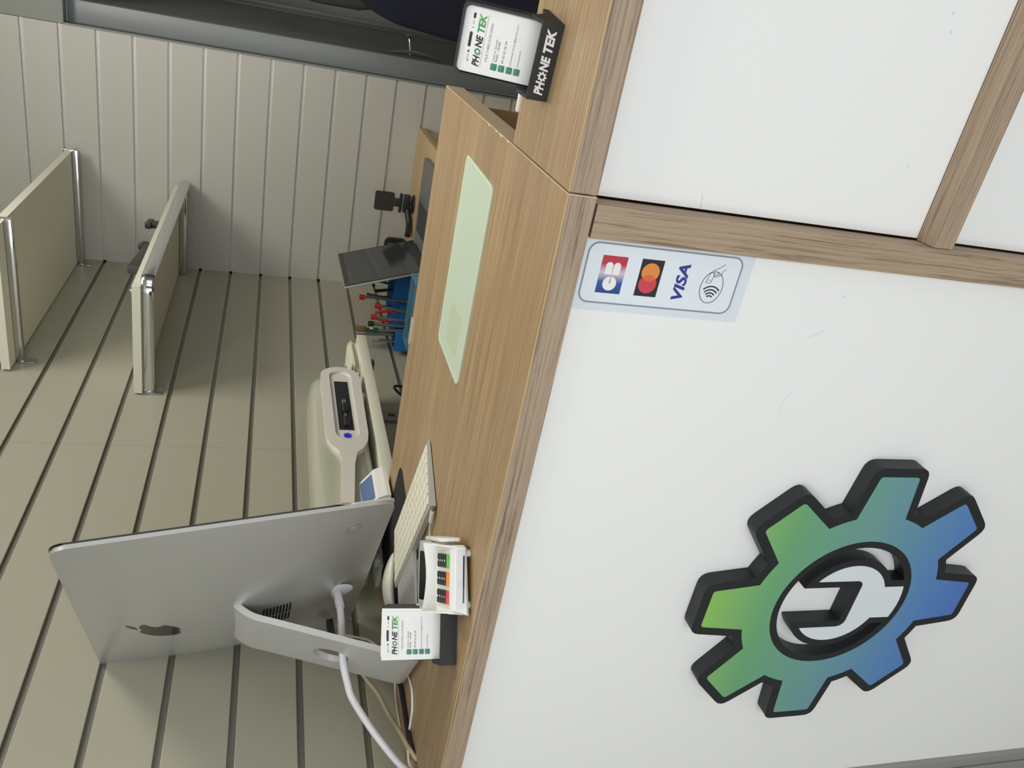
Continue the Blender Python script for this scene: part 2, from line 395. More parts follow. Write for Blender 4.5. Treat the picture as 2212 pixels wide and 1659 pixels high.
# ------------------------------------------------------------------ gear sign
GC = (-0.5204, 0.6660); K = 1.0116
gs = thing('gear_sign', 'large raised green to blue gear logo with a wrench on white counter front', 'sign', (GC[0], 0.010, GC[1]))
def gear_pts(rv, rt_, av, at, off=0.0, rnd=0.0, deg0=0.3, narc=4):
    """eight teeth; av/at half angles of the valley bands and of the tooth tips; off = mitred outward offset"""
    P = []
    for k in range(8):
        c = 45 * k + deg0
        a = [(rt_, c - at), (rt_, c + at)]
        v = [(rv, c + 22.5 - av + 2 * av * j / narc) for j in range(narc + 1)]
        P += [(r * math.cos(math.radians(t)), r * math.sin(math.radians(t)), 1 if i < 2 else 0) for i, (r, t) in enumerate(a + v)]
    n = len(P)
    if off:
        Q = []
        for i in range(n):
            p0, p1, p2 = Vector(P[i - 1][:2]), Vector(P[i][:2]), Vector(P[(i + 1) % n][:2])
            n1 = Vector(((p1 - p0).y, -(p1 - p0).x)).normalized(); n2 = Vector(((p2 - p1).y, -(p2 - p1).x)).normalized()
            b = (n1 + n2); b = b * (off / (b.dot(n1)))
            Q.append((*(p1 + b), P[i][2]))
        P = Q
    out = []
    for i in range(n):
        x, y, tip = P[i]
        if tip and rnd:
            p, a, b = Vector((x, y)), Vector(P[i - 1][:2]), Vector(P[(i + 1) % n][:2])
            s, e = p + (a - p).normalized() * rnd, p + (b - p).normalized() * rnd
            for t in (0, .25, .5, .75, 1): out.append(tuple(s * (1 - t) ** 2 + p * 2 * t * (1 - t) + e * t * t))
        else: out.append((x, y))
    return out
mm = 0.001 * K
holep = ([(mm * x, mm * y) for x, y in arc(0, 0, 99, -66.2, 246.2, 72)] + [(mm * x, mm * y) for x, y in arc(0, 0, 79, 239.6, 113.9, 28)]
         + [(mm * -32, mm * -10), (mm * 30, mm * -10)] + [(mm * x, mm * y) for x, y in arc(0, 0, 79, 67.7, -59.6, 28)])
bm = bmesh.new()
prism(bm, gear_pts(0.152 * K, 0.2160 * K, 7.5, 8.2, 0.0135, 0.015), [holep], 0.0, 0.022, XZ)
obj('gear_body', bm, mat('black_sign_edge', (26, 29, 34), 0.5), gs)
G_FACE = ramp_mat('printed_green_blue_gradient', 2, [(0.0, (76, 114, 194)), (0.16, (84, 130, 190)), (0.5, (108, 156, 156)), (0.78, (108, 168, 120)), (1.0, (144, 196, 96))], 0.42, -0.22, 0.22)
bm = bmesh.new()
prism(bm, gear_pts(0.152 * K, 0.2160 * K, 7.5, 8.2, 0.0, 0.005), [[(mm * x, mm * y) for x, y in circ(0, 0, 110, 96)]], 0.0221, 0.0226, XZ)
obj('printed_gear_face', bm, G_FACE, gs)
wr = (arc(0, 0, 68, 52.9, -65.2, 30) + arc(0, 0, 99, -73.2, -106.8, 10) + arc(0, 0, 68, 245.2, 129.2, 30)
      + [(-43, -10), (-41, -16), (-37, -20), (-32, -21.5), (33, -21.5), (38, -19), (41, -13)])
bm = bmesh.new(); prism(bm, [(mm * x, mm * y) for x, y in wr], [], 0.0221, 0.0226, XZ)
obj('printed_wrench_face', bm, mat('pale_grey_print', (222, 228, 234), 0.4), gs)

# ------------------------------------------------------------------ payment sticker
SX, SZ = -0.0800, 1.068
st = thing('payment_sticker', 'pale blue card payment sticker with four payment marks beside oak post', 'sticker', (0, 0.0098, 0))
def flat(name, m, fn, lv=1):
    bm = bmesh.new(); fn(bm, 0.0002 + 0.0002 * lv, 0.0004 + 0.0002 * lv); return obj(name, bm, m, st)
flat('sticker_sheet', mat('pale_blue_vinyl', (222, 230, 238), 0.3), lambda b, a, c: prism(b, [(-0.1183, 0.9712), (-0.0401, 0.972), (-0.0401, 1.1695), (-0.1183, 1.1695)], [], -0.0001, a, XZ), 0)
flat('inner_field', mat('lighter_blue_vinyl', (230, 237, 245), 0.3), lambda b, a, c: prism(b, rrect(-0.1092, -0.0456, 0.9847, 1.1617, 0.0105), [], a, c, XZ), 0)
flat('border_line', mat('grey_violet_ink', (140, 142, 160), 0.5), lambda b, a, c: ribbon(b, rrect(-0.1092, -0.0456, 0.9847, 1.1617, 0.0105), 0.0017, a, c, XZ, True), 1)
cbm = ramp_mat('blue_white_red_print', 0, [(0.0, (34, 62, 140)), (0.30, (44, 88, 160)), (0.55, (214, 196, 212)), (0.78, (190, 52, 70)), (1.0, (190, 48, 66))], 0.4, -0.0982, -0.0579)
flat('bank_card_badge', cbm, lambda b, a, c: prism(b, [(-0.0982, 1.1173), (-0.0579, 1.1173), (-0.0579, 1.1450), (-0.0982, 1.1450)], [], a, c, XZ), 1)
def cb(b, a, c):
    cc, r = (-0.0875, 1.1314), 0.0076
    prism(b, [(cc[0], cc[1] + 0.0005)] + [(cc[0] + r * math.cos(math.radians(t)), cc[1] + r * math.sin(math.radians(t))) for t in [3.8 + 352.4 * k / 40 for k in range(41)]] + [(cc[0], cc[1] - 0.0005)], [], a, c, XZ)
    for z0 in (1.1232, 1.1318):
        h = 0.0078
        prism(b, [(-0.0779, z0), (-0.0685, z0)] + arc(-0.0685, z0 + h / 2, h / 2, -90, 90, 14)[1:] + [(-0.0779, z0 + h)], [], a, c, XZ)
flat('bank_card_letters', PAPER, cb, 2)
flat('circles_badge', mat('black_badge_print', (34, 34, 38), 0.4), lambda b, a, c: prism(b, [(-0.0978, 1.0757), (-0.0574, 1.0757), (-0.0574, 1.1012), (-0.0978, 1.1012)], [], a, c, XZ), 1)
flat('red_circle', mat('red_print', (208, 66, 78), 0.4), lambda b, a, c: prism(b, circ(-0.0842, 1.0889, 0.0101, 48), [], a, c, XZ), 2)
flat('orange_circle', mat('orange_print', (228, 140, 66), 0.4), lambda b, a, c: prism(b, circ(-0.0712, 1.0888, 0.0101, 48), [], a, c, XZ), 3)
def lens(b, a, c):
    al = math.degrees(math.acos(0.0065 / 0.0101))
    prism(b, arc(-0.0842, 1.0889, 0.0101, -al, al, 16) + arc(-0.0712, 1.0889, 0.0101, 180 - al, 180 + al, 16)[1:-1], [], a, c, XZ)
flat('overlap_print', mat('red_orange_print', (222, 104, 56), 0.4), lens, 4)
flat('visa_lettering', mat('visa_blue_print', (44, 60, 140), 0.4), lambda b, a, c: text(b, 'VISA', -0.0985, -0.0582, 1.0447, 1.0578, a, c, 0.032, 0.22, XZ, 4), 1)
def contact(b, a, c):
    ribbon(b, [(x, z) for x, z in arc(0, 0, 1, 25, 335, 60) and [(-0.0808 + 0.0178 * math.cos(math.radians(t)), 1.0138 + 0.0132 * math.sin(math.radians(t))) for t in range(0, 360, 6)]], 0.00065, a, c, XZ, True)
    for x, r_, al in ((-0.0796, 0.0125, 49), (-0.0834, 0.0095, 51), (-0.0870, 0.0067, 50), (-0.0903, 0.0045, 46)):
        ribbon(b, arc(x - r_, 1.0130, r_, -al, al, 14), 0.0015, a, c, XZ)
    ribbon(b, [(-0.0755, 1.0221), (-0.0650, 1.0195), (-0.0645, 1.0148), (-0.0660, 1.0142), (-0.0760, 1.0165), (-0.0762, 1.0215)], 0.00048, a, c, XZ, True)
    ribbon(b, circ(-0.0732, 1.0182, 0.0007, 10, 0.0009), 0.0002, a, c, XZ, True)
    ribbon(b, [(-0.0625, 1.0180), (-0.0600, 1.0130), (-0.0570, 1.0085), (-0.0540, 1.0052)], 0.00048, a, c, XZ)
    ribbon(b, [(-0.0645, 1.0150), (-0.0672, 1.0152), (-0.0690, 1.0140), (-0.0685, 1.0128), (-0.0640, 1.0105)], 0.00048, a, c, XZ)
    ribbon(b, [(-0.0685, 1.0128), (-0.0690, 1.0112), (-0.0670, 1.0100), (-0.0640, 1.0092)], 0.00048, a, c, XZ)
    ribbon(b, [(-0.0672, 1.0098), (-0.0675, 1.0080), (-0.0650, 1.0062), (-0.0625, 1.0058), (-0.0592, 1.0024)], 0.00048, a, c, XZ)
flat('contactless_symbol', mat('navy_line_print', (36, 38, 66), 0.4), contact, 1)
bm = bmesh.new(); text(bm, 'Mars 2014', -0.0060, 0.0060, 0, 0.0013, 0.0006, 0.0007, 0.0, 0, XZ @ Matrix.Translation((-0.0424, 0.9988, 0)) @ Matrix.Rotation(-PI / 2, 4, 'Z'), 1)
obj('small_print', bm, INK, st)
# the vinyl slips under the countertop edge; only the visible length is built

# ------------------------------------------------------------------ desk mat
mt = thing('desk_mat', 'translucent mint green silicone mat lying on the oak countertop', 'mat', (0, 0, ZT))
def quad_round(c, r, seg=6):
    out = []; n = len(c)
    for i in range(n):
        p, a, b = Vector(c[i]), Vector(c[i - 1]), Vector(c[(i + 1) % n]); s = p + (a - p).normalized() * r; e = p + (b - p).normalized() * r
        for k in range(seg + 1):
            t = k / seg; out.append(tuple(s * (1 - t) ** 2 + p * 2 * t * (1 - t) + e * t * t))
    return out
MC = [(-0.0585, 0.4270), (-0.3480, 0.4230), (-0.3500, 0.2630), (-0.0620, 0.2585)]
bm = bmesh.new(); o_ = quad_round(MC, 0.013); prism(bm, o_, [], 0, 0.0018)
obj('sheet', bm, mat('mint_silicone', (196, 212, 190), 0.45, noise=0.015, nscale=6), mt)
bm = bmesh.new(); ribbon(bm, [(x * 1, y) for x, y in quad_round([(-0.0605, 0.425), (-0.346, 0.421), (-0.348, 0.265), (-0.064, 0.2605)], 0.012)], 0.004, 0.0014, 0.0024, None, True)
obj('rim', bm, mat('pale_mint_rim', (212, 226, 206), 0.35), mt)
bm = bmesh.new(); prism(bm, rrect(-0.325, -0.262, 0.300, 0.372, 0.008), [], 0.0017, 0.0021); obj('recess_tray', bm, mat('mint_beige_recess', (192, 202, 174), 0.5), mt)

# ------------------------------------------------------------------ card holders
LOGO_G = ramp_mat('printed_logo_green', 0, [(0.0, (60, 130, 110)), (0.5, (70, 150, 90)), (1.0, (86, 176, 96))], 0.5, 0.0, 0.028)
ICONM = ramp_mat('printed_icon_gradient', 1, [(0.0, (66, 112, 130)), (1.0, (88, 160, 112))], 0.5, -0.004, 0.004)
def gear_small(bm, cx_, cy_, r, z0, z1, M=None, shear=0.0):
    P = [(x + y * shear + cx_, y + cy_) for x, y in gear_pts(r * 0.72, r, 8, 8.5, 0, 0, 0, 2)]
    H = [(x + y * shear + cx_, y + cy_) for x, y in circ(0, 0, r * 0.42, 16)]
    prism(bm, P, [H], z0, z1, M)
def wordmark(bm_d, bm_g, x0, x1, y0, y1, z0, z1, M=None):
    w = x1 - x0; h = y1 - y0; sh = 0.22
    text(bm_d, 'PH', x0, x0 + 0.215 * w, y0, y1, z0, z1, 0.040, sh, M)
    gear_small(bm_d if bm_g is None else bm_g, x0 + 0.285 * w, y0 + h * 0.46, h * 0.52, z0, z1, M, 0.15)
    text(bm_d, 'NE', x0 + 0.365 * w, x0 + 0.60 * w, y0, y1, z0, z1, 0.040, sh, M)
    text(bm_d if bm_g is None else bm_g, 'TEK', x0 + 0.64 * w, x1, y0, y1, z0, z1, 0.040, sh, M)
TILT = math.radians(13)
HB = Matrix.Translation((0, 0.026, 0.004)) @ Matrix.Rotation(PI / 2 - TILT, 4, 'X')    # card plane: x right, y up the card, z towards the viewer
def card_holder(loc, rz, label, front_text, wx=0.0):
    t = thing('business_card_holder', label, 'card holder', loc, rz=rz, group='black card holders on the counter')
    W = 0.076
    bm = bmesh.new()
    # tray: front wall, two cheeks, floor
    prof = [(0.0, 0.0), (0.066, 0.0), (0.066, 0.006), (0.042, 0.010), (0.022, 0.0285), (0.0, 0.0225)]
    Mx = Matrix(((0, 0, 1, 0), (1, 0, 0, 0), (0, 1, 0, 0), (0, 0, 0, 1)))
    prism(bm, prof, [], 0, 0.0035, Mx); prism(bm, prof, [], W - 0.0035, W, Mx)
    box(bm, 0.0035, W - 0.0035, 0.0, 0.0035, 0, 0.0225); box(bm, 0.0035, W - 0.0035, 0.0035, 0.066, 0, 0.003)
    obj('tray', bm, BLACKM, t)
    bm = bmesh.new()
    prism(bm, rrect(0.0025, W - 0.0025, 0.0, 0.0915, 0.008), [], -0.014, 0.0, HB)
    o_ = rrect(0.0025, W - 0.0025, 0.0, 0.0915, 0.008); i_ = rrect(0.0052, W - 0.0052, 0.003, 0.0885, 0.006)
    prism(bm, o_, [i_], 0.0, 0.0055, HB)
    obj('back_plate', bm, BLACK, t)
    bm = bmesh.new(); prism(bm, [(0.060, 0.0), (0.074, 0.0), (0.062, 0.045), (0.045, 0.050)], [], W / 2 - 0.012, W / 2 + 0.028, Mx); obj('rear_prop', bm, BLACK, t)
    if front_text:
        bm = bmesh.new(); wordmark(bm, None, 0.006, 0.070, 0.0068, 0.0165, -0.0001, 0.0006, XZ)
        obj('raised_lettering', bm, PAPER, t)
    return t
def card(loc, rz, label, xo=0.0, yo=0.0, zo=0.0015, printed=True, rot=0.0):
    M = Mz(loc, rz) @ HB @ Matrix.Translation((0.038 + xo, 0.004 + yo, zo)) @ Matrix.Rotation(rot, 4, 'Z')
    t = bpy.data.objects.new('business_card', None); COL.objects.link(t); t.matrix_world = M
    tag(t, label, 'business card', 'business cards in the black holders')
    bm = bmesh.new(); prism(bm, rrect(-0.0315, 0.0315, 0, 0.0835, 0.0035 if loc[0] > 0 else 0.0008), [], 0, 0.0009); obj('card', bm, PAPER, t)
    if not printed: return t
    z0, z1 = 0.0009, 0.0010
    bd, bg_, bt, bs = bmesh.new(), bmesh.new(), bmesh.new(), bmesh.new()
    wordmark(bd, bg_, -0.0245, 0.0265, 0.0625, 0.0697, z0, z1)
    obj('printed_logo', bd, INK, t); obj('printed_logo', bg_, LOGO_G, t)['label'] = 'green part of the printed logo'
    text(bt, 'TELEPHONE/INFORMATIQUE/CONSOLE', -0.0250, 0.0262, 0.0603, 0.0613, z0, z1)
    text(bt, '9 RUE THIERS 22100 DINAN', -0.0180, 0.0195, 0.0545, 0.0570, z0, z1)
    text(bt, 'Lundi au Samedi :', -0.0160, 0.0070, 0.0472, 0.0494, z0, z1)
    text(bt, '9H00 - 19H00', -0.0160, 0.0040, 0.0440, 0.0462, z0, z1, 0.01)
    text(bt, '09 50 62 36 54', -0.0160, 0.0060, 0.0375, 0.0398, z0, z1, 0.01)
    text(bt, 'phonetek.dinan@gmail.com', -0.0160, 0.0240, 0.0290, 0.0314, z0, z1)
    text(bt, 'phonetek.fr', -0.0160, 0.0010, 0.0212, 0.0235, z0, z1)
    obj('printed_text', bt, mat('soft_dark_ink', (92, 90, 94), 0.6), t)
    text(bs, 'PTG', -0.0190, -0.0140, 0.0738, 0.0756, z0, z1); text(bs, '100%', 0.0150, 0.0190, 0.0741, 0.0755, z0, z1)
    prism(bs, [(-0.0215, 0.0736), (-0.0198, 0.0736), (-0.0198, 0.0758)], [], z0, z1); prism(bs, arc(-0.0112, 0.0736, 0.0022, 45, 135, 6) + [(-0.0112, 0.0736)], [], z0, z1)
    ribbon(bs, [(0.0120, 0.0739), (0.0120, 0.0758)], 0.0006, z0, z1)
    prism(bs, rrect(0.0205, 0.0260, 0.0735, 0.0760, 0.0011, 3), [], z0, z1)
    prism(bs, rrect(-0.0070, 0.0078, 0.0739, 0.0769, 0.0014, 4), [], z0, z1)
    obj('printed_status_bar', bs, INK, t)
    for k, yy in enumerate((0.0467, 0.0386, 0.0303, 0.0223)):
        bi = bmesh.new(); prism(bi, rrect(-0.0035, 0.0035, -0.0034, 0.0034, 0.0012, 3), [], 0, 0.0001); io = obj('printed_icon', bi, ICONM, t); io.location = (-0.0212, yy, z0)
        bi = bmesh.new(); ribbon(bi, [circ(0, 0, 0.0019, 14), arc(0, 0, 0.0019, 150, 300, 8), rrect(-0.0019, 0.0019, -0.0014, 0.0014, 0.0003, 2), circ(0, 0, 0.0019, 14, 0.0012)][k], 0.0004, 0.0001, 0.0002, None, k != 1)
        s = obj('icon_outline', bi, mat('icon_line_print', (40, 84, 84), 0.5), io)
    return t
h2l, h2r = (-0.6415, 0.0275, ZT), math.radians(35.5)
h1l, h1r = (0.0635, 0.1200, ZT), math.radians(-8.3)
card_holder(h1l, h1r, 'black card holder with raised white PHONE TEK lettering on the gate ledge', True)
card_holder(h2l, h2r, 'plain black card holder without lettering beside the card payment terminal', False)
card(h1l, h1r, 'front white business card in the lettered holder on the ledge')
card(h2l, h2r, 'front white business card in the plain holder by the terminal', -0.002, 0.0035, 0.0065, True, 0.02)
card(h1l, h1r, 'second white business card just behind the front one on the ledge', 0.0012, 0.0016, 0.0002, False)
card(h2l, h2r, 'second white business card peeking out behind the one by the terminal', 0.0008, 0.0040, 0.0056, False, 0.0)
tag(bx('white_clip', 0.036, 0.066, 0.2142, 0.2200, ZT - 0.030, ZT + 0.0035, WHITEP, None, 0.0025), 'small white plastic clip on the rear edge of the gate ledge', 'clip')

# ------------------------------------------------------------------ payment terminal
tw = math.radians(37.2)
tm = thing('payment_terminal', 'white card payment terminal with coloured keys and privacy shield beside holder', 'payment terminal', (-0.5395, 0.0150, ZT), rz=tw)
TL = 0.112; TW = 0.084
bm = bmesh.new()
prof = [(0.0, 0.006), (0.0, 0.0225), (0.004, 0.0262), (0.050, 0.0330), (0.100, 0.0440), (0.108, 0.0460), (TL, 0.0420), (TL, 0.010), (0.105, 0.006)]
Mx = Matrix(((0, 0, 1, 0), (1, 0, 0, 0), (0, 1, 0, 0), (0, 0, 0, 1)))
prism(bm, prof, [], 0, TW, Mx)
bmesh.ops.remove_doubles(bm, verts=bm.verts, dist=1e-6)
bmesh.ops.bevel(bm, geom=[e for e in bm.edges if abs(e.verts[0].co.x - e.verts[1].co.x) > 0.01 or (e.is_manifold and e.calc_face_angle(0) > 1.2)], offset=0.003, segments=3, affect='EDGES', clamp_overlap=True)
obj('housing', bm, WHITEP, tm, auto=40)
for fx, fy in ((0.010, 0.009), (TW - 0.010, 0.009), (0.010, 0.095), (TW - 0.010, 0.095)):
    bm = bmesh.new(); lathe(bm, [(0.0045, 0.0), (0.0048, 0.003), (0.0045, 0.0075)], 20, Matrix.Translation((fx, fy, 0))); obj('foot', bm, WHITEP, tm, auto=40)
bx('card_slot', 0.013, TW - 0.013, -0.0014, 0.003, 0.0095, 0.0112, GLASSBLK, tm)
bm = bmesh.new(); prism(bm, rrect(0.006, TW - 0.006, 0.0085, 0.0200, 0.0015), [], 0.0, 0.0007, XZ); obj('front_plate', bm, mat('cool_white_plastic', (226, 228, 232), 0.35), tm)
bm = bmesh.new(); ribbon(bm, rrect(0.034, 0.0385, 0.0135, 0.0170, 0.0006, 2), 0.0004, 0.0007, 0.0009, XZ, True); ribbon(bm, arc(0.040, 0.0150, 0.0022, -60, 60, 6), 0.0004, 0.0007, 0.0009, XZ)
obj('chip_card_mark', bm, mat('pale_grey_print2', (196, 200, 206), 0.4), tm)
th = math.atan2(0.0330 - 0.0262, 0.046)
KB = Matrix.Translation((0, 0.004, 0.0264)) @ Matrix.Rotation(th, 4, 'X')     # keypad plane: x right, y back, z up
bm = bmesh.new(); box(bm, 0.006, TW - 0.006, 0.001, 0.046, -0.002, 0.0004, KB); obj('keypad_plate', bm, mat('pale_warm_keypad', (222, 220, 210), 0.4), tm)
kc = [mat('red_key', (226, 72, 84), 0.35), mat('orange_key', (244, 146, 42), 0.35), mat('green_key', (100, 190, 74), 0.35)]
names = ['red key', 'orange key', 'green key']
km = mat('black_key', (38, 40, 40), 0.35)
digits = [['0', '7', '4', '1'], ['8', '5', '2', '0'], ['9', '6', '3', '#']]
for c in range(3):
    x0 = 0.0110 + c * 0.0224
    for r in range(5):
        y0 = 0.0025 + r * 0.0078
        bm = bmesh.new(); box(bm, x0, x0 + 0.0172, y0, y0 + 0.0056, 0.0, 0.0030, KB, 0.0012, 2)
        o_ = obj('key', bm, kc[c] if r == 0 else km, tm, auto=40)
        if r == 0: o_['label'] = names[c]
        else:
            bm = bmesh.new(); dg = str([[1, 4, 7, 0], [2, 5, 8, 0], [3, 6, 9, 0]][c][4 - r] if r > 1 else ['*', '0', '#'][c])
            text(bm, dg, x0 + 0.0072, x0 + 0.0100, y0 + 0.0012, y0 + 0.0044, 0.0030, 0.00312, 0.02, 0, KB); obj('key_digit', bm, PAPER, o_)
# privacy shield: curved hood around the keypad
bm = bmesh.new()
def wall(bm, pts, t=0.0022):
    """pts: (x, y, z_low, z_high)"""
    n = len(pts); P = [Vector(p[:2]) for p in pts]; rows = []
    for i, p in enumerate(pts):
        a, b = P[max(i - 1, 0)], P[min(i + 1, n - 1)]; d = (b - a).normalized(); nn = Vector((-d.y, d.x)) * t / 2
        rows.append([bm.verts.new((P[i].x + s * nn.x, P[i].y + s * nn.y, z)) for s, z in ((1, p[2]), (1, p[3]), (-1, p[3]), (-1, p[2]))])
    for a, b in zip(rows, rows[1:]):
        for k in range(4): bm.faces.new((a[k], a[(k + 1) % 4], b[(k + 1) % 4], b[k]))
    bm.faces.new(rows[0]); bm.faces.new(rows[-1][::-1])
sh = []
for k in range(7):
    t = k / 6; sh.append((0.0015 - 0.003 * t, 0.002 + 0.050 * t, 0.022 + 0.006 * t, 0.0270 + 0.0250 * t ** 0.8))
for k in range(1, 12):
    t = k / 12; sh.append((-0.0015 + (TW + 0.003) * t, 0.052 + 0.006 * math.sin(PI * t), 0.030, 0.0520 - 0.006 * math.sin(PI * t)))
for k in range(7):
    t = 1 - k / 6; sh.append((TW - 0.0015 + 0.003 * t, 0.002 + 0.050 * t, 0.022 + 0.006 * t, 0.0270 + 0.0250 * t ** 0.8))
wall(bm, sh); obj('privacy_shield', bm, WHITEP, tm, auto=40)
th2 = math.atan2(0.011, 0.050)
DB = Matrix.Translation((0, 0.062, 0.0358)) @ Matrix.Rotation(th2, 4, 'X')
bm = bmesh.new(); box(bm, 0.003, TW - 0.003, 0.0, 0.044, -0.002, 0.0022, DB, 0.0015); box(bm, -0.004, TW + 0.004, 0.006, 0.044, -0.012, 0.0018, DB, 0.003, 3); obj('display_bezel', bm, mat('grey_display_bezel', (176, 182, 178), 0.3), tm, auto=40)
bm = bmesh.new(); box(bm, 0.010, TW - 0.010, 0.003, 0.038, 0.0022, 0.0028, DB); obj('display', bm, GLASSBLK, tm)
bm = bmesh.new(); box(bm, TW + 0.0042, TW + 0.0098, 0.010, 0.098, 0.012, 0.040, None, 0.0024, 3); box(bm, TW - 0.001, TW + 0.005, 0.03, 0.09, 0.016, 0.030); obj('side_clip', bm, WHITEP, tm, auto=40)

# ------------------------------------------------------------------ keyboard
kx = Vector((-0.290, 0.139, 0)).normalized(); ky = Vector((-kx.y, kx.x, 0)) * -1
ky = Vector((0.053, 0.106, 0)).normalized()
kbt = thing('keyboard', 'slim white and silver keyboard lying on the counter behind the terminal', 'keyboard', (-0.5545, 0.2600, ZT), axes=(kx, ky, Vector((0, 0, 1))))
KL, KD = 0.322, 0.118
bm = bmesh.new()
# wedge: thick along the edge nearest the customer, thin at the user side
prism(bm, [(0.0, 0.0015), (0.0, 0.0108), (0.003, 0.0118), (KD - 0.002, 0.0060), (KD, 0.0045), (KD, 0.0015)], [], 0, KL, Matrix(((0, 0, 1, 0), (1, 0, 0, 0), (0, 1, 0, 0), (0, 0, 0, 1))))
obj('body', bm, ALUS, kbt)
kth = -math.atan2(0.0058, KD - 0.005)
KM = Matrix.Translation((0, 0.003, 0.0118)) @ Matrix.Rotation(kth, 4, 'X')
KEYW = mat('cream_white_key', (232, 230, 212), 0.45)
rows_ = [14, 14, 14, 13, 12, 10]
pd = (KD - 0.010) / 6
for r, n in enumerate(rows_):
    ws = [1.0] * n
    if r == 3: ws[0] = ws[-1] = 1.5
    if r == 4: ws[0] = 2.2; ws[-1] = 1.9
    if r == 5: ws[4] = 4.6
    tot = sum(ws); x = 0.004
    for w in ws:
        ww = (KL - 0.008) * w / tot
        bm = bmesh.new(); box(bm, x + 0.0009, x + ww - 0.0009, 0.002 + r * pd + 0.0009, 0.002 + (r + 1) * pd - 0.0009, 0.0, 0.0018, KM, 0.0006, 1)
        obj('key', bm, KEYW, kbt); x += ww
bx('power_switch', 0.020, 0.052, -0.0006, 0.0003, 0.0045, 0.0070, mat('pale_switch', (206, 208, 204), 0.4), kbt)
for fx in (0.015, KL - 0.015):
    for fy in (0.012, KD - 0.012): bx('foot', fx - 0.004, fx + 0.004, fy - 0.004, fy + 0.004, 0, 0.0016, BLACK, kbt)
kc_ = thing('charging_cable', 'short white charging cable plugged into the keyboard corner', 'cable', (0, 0, 0))
tube('plug', [(-0.5632, 0.2580, ZT + 0.0062), (-0.585, 0.2600, ZT + 0.0055)], 0.0034, WHITEP, kc_, 14, 1)
tube('plug_tip', [(-0.5555, 0.2570, ZT + 0.0065), (-0.5632, 0.2580, ZT + 0.0062)], 0.0018, STEEL, kc_, 12, 1)
tube('cord', [(-0.585, 0.2600, ZT + 0.0055), (-0.600, 0.2620, ZT + 0.0045), (-0.612, 0.2560, ZT + 0.0028), (-0.626, 0.2400, ZT + 0.0022), (-0.650, 0.228, ZT + 0.002), (-0.70, 0.235, ZT + 0.002)], 0.0019, mat('cream_cable', (214, 212, 196), 0.4), kc_, 10, 6)

# ------------------------------------------------------------------ dark mouse mat, mouse and notes
mp = [(-0.690, 0.566), (-0.702, 0.574), (-0.760, 0.592), (-0.962, 0.640), (-0.975, 0.600), (-0.985, 0.500), (-0.940, 0.430), (-0.845, 0.352), (-0.790, 0.346), (-0.770, 0.366), (-0.700, 0.47), (-0.684, 0.545)]
bm = bmesh.new(); prism(bm, mp, [], 0, 0.0009); o_ = obj('mouse_mat', bm, mat('black_fabric_mat', (30, 31, 32), 0.9, bump=0.3, bscale=900)); o_.location = (0, 0, ZT + 0.0001)
tag(o_, 'black fabric mouse mat under the keyboard and the computer', 'mouse mat')
ms = thing('mouse', 'low white computer mouse on the black mat behind the card holder', 'mouse', (-0.866, 0.432, ZT + 0.001), rz=math.radians(51))
bm = bmesh.new()
bmesh.ops.create_uvsphere(bm, u_segments=28, v_segments=14, radius=1.0)
for v in bm.verts:
    v.co.x = 0.062 * math.copysign(abs(v.co.x) ** 0.9, v.co.x); v.co.y = 0.031 * math.copysign(abs(v.co.y) ** 0.7, v.co.y); zz = v.co.z; v.co.z = (0.0065 + 0.0195 * (1 - (v.co.x / 0.064) ** 2)) * (1 if zz > 0 else 0.62) * (1 - 0.25 * (v.co.y / 0.031) ** 4)
obj('shell', bm, mat('cream_white_shell', (228, 228, 214), 0.25), ms, smooth=True)
bm = bmesh.new(); prism(bm, circ(0, 0, 0.050, 32, 0.027), [], 0, 0.0135); obj('base', bm, BLACK, ms)
bm = bmesh.new(); prism(bm, quad_round([(-0.7185, 0.2400), (-0.6700, 0.2840), (-0.7640, 0.3540), (-0.8080, 0.3260)], 0.004), [], 0, 0.0055); o_ = obj('grey_pad', bm, mat('olive_grey_card', (136, 138, 128), 0.55)); o_.location = (0, 0, ZT + 0.0001)
tag(o_, 'flat olive grey pad on the counter between terminal and keyboard', 'pad')
tn = thing('handwritten_note', 'white paper note with handwriting by the left wall under the computer', 'note', (-0.985, 0.628, ZT), rz=math.radians(-12))
bm = bmesh.new(); box(bm, -0.045, 0.045, -0.032, 0.040, 0, 0.008); obj('paper_block', bm, mat('off_white_paper', (214, 212, 200), 0.7), tn)
bm = bmesh.new()
for k in range(5):
    y = 0.030 - k * 0.012; ribbon(bm, [(-0.040 + 0.003 * j, y + random.uniform(-0.0022, 0.0022)) for j in range(int(26 - random.random() * 6))], 0.0009, 0.0081, 0.0083)
obj('handwriting', bm, INKG, tn)

# ------------------------------------------------------------------ all-in-one computer
YAW, TLT = -0.508, -0.159
r_ = Vector((math.cos(YAW), math.sin(YAW), 0)); n_ = Vector((-math.sin(YAW), math.cos(YAW), 0))
up = Vector((0, 0, 1)) * math.cos(TLT) + n_ * math.sin(TLT); nb = r_.cross(up)
PC0 = Vector((-0.773, 0.375, 1.270)); PW, PH, PB = 0.570, 0.445, 0.052
pc = thing('desktop_computer', 'silver all-in-one computer seen from its back with apple mark and curved stand', 'computer', PC0, axes=(r_, up, nb))
def off_curve(x, y):
    X = abs(x) / (PW / 2); Y = abs(y - PH * 0.45) / (PH * (0.55 if y > PH * 0.45 else 0.45))
    return PB * max(0, 1 - X ** 2.0) * max(0, 1 - Y ** 2.2)
ET = 0.006
bm = bmesh.new()
base = rrect(-PW / 2, PW / 2, 0, PH, 0.020, 6)
cxx, cyy = 0.0, PH * 0.46
NR = 26; rings = []
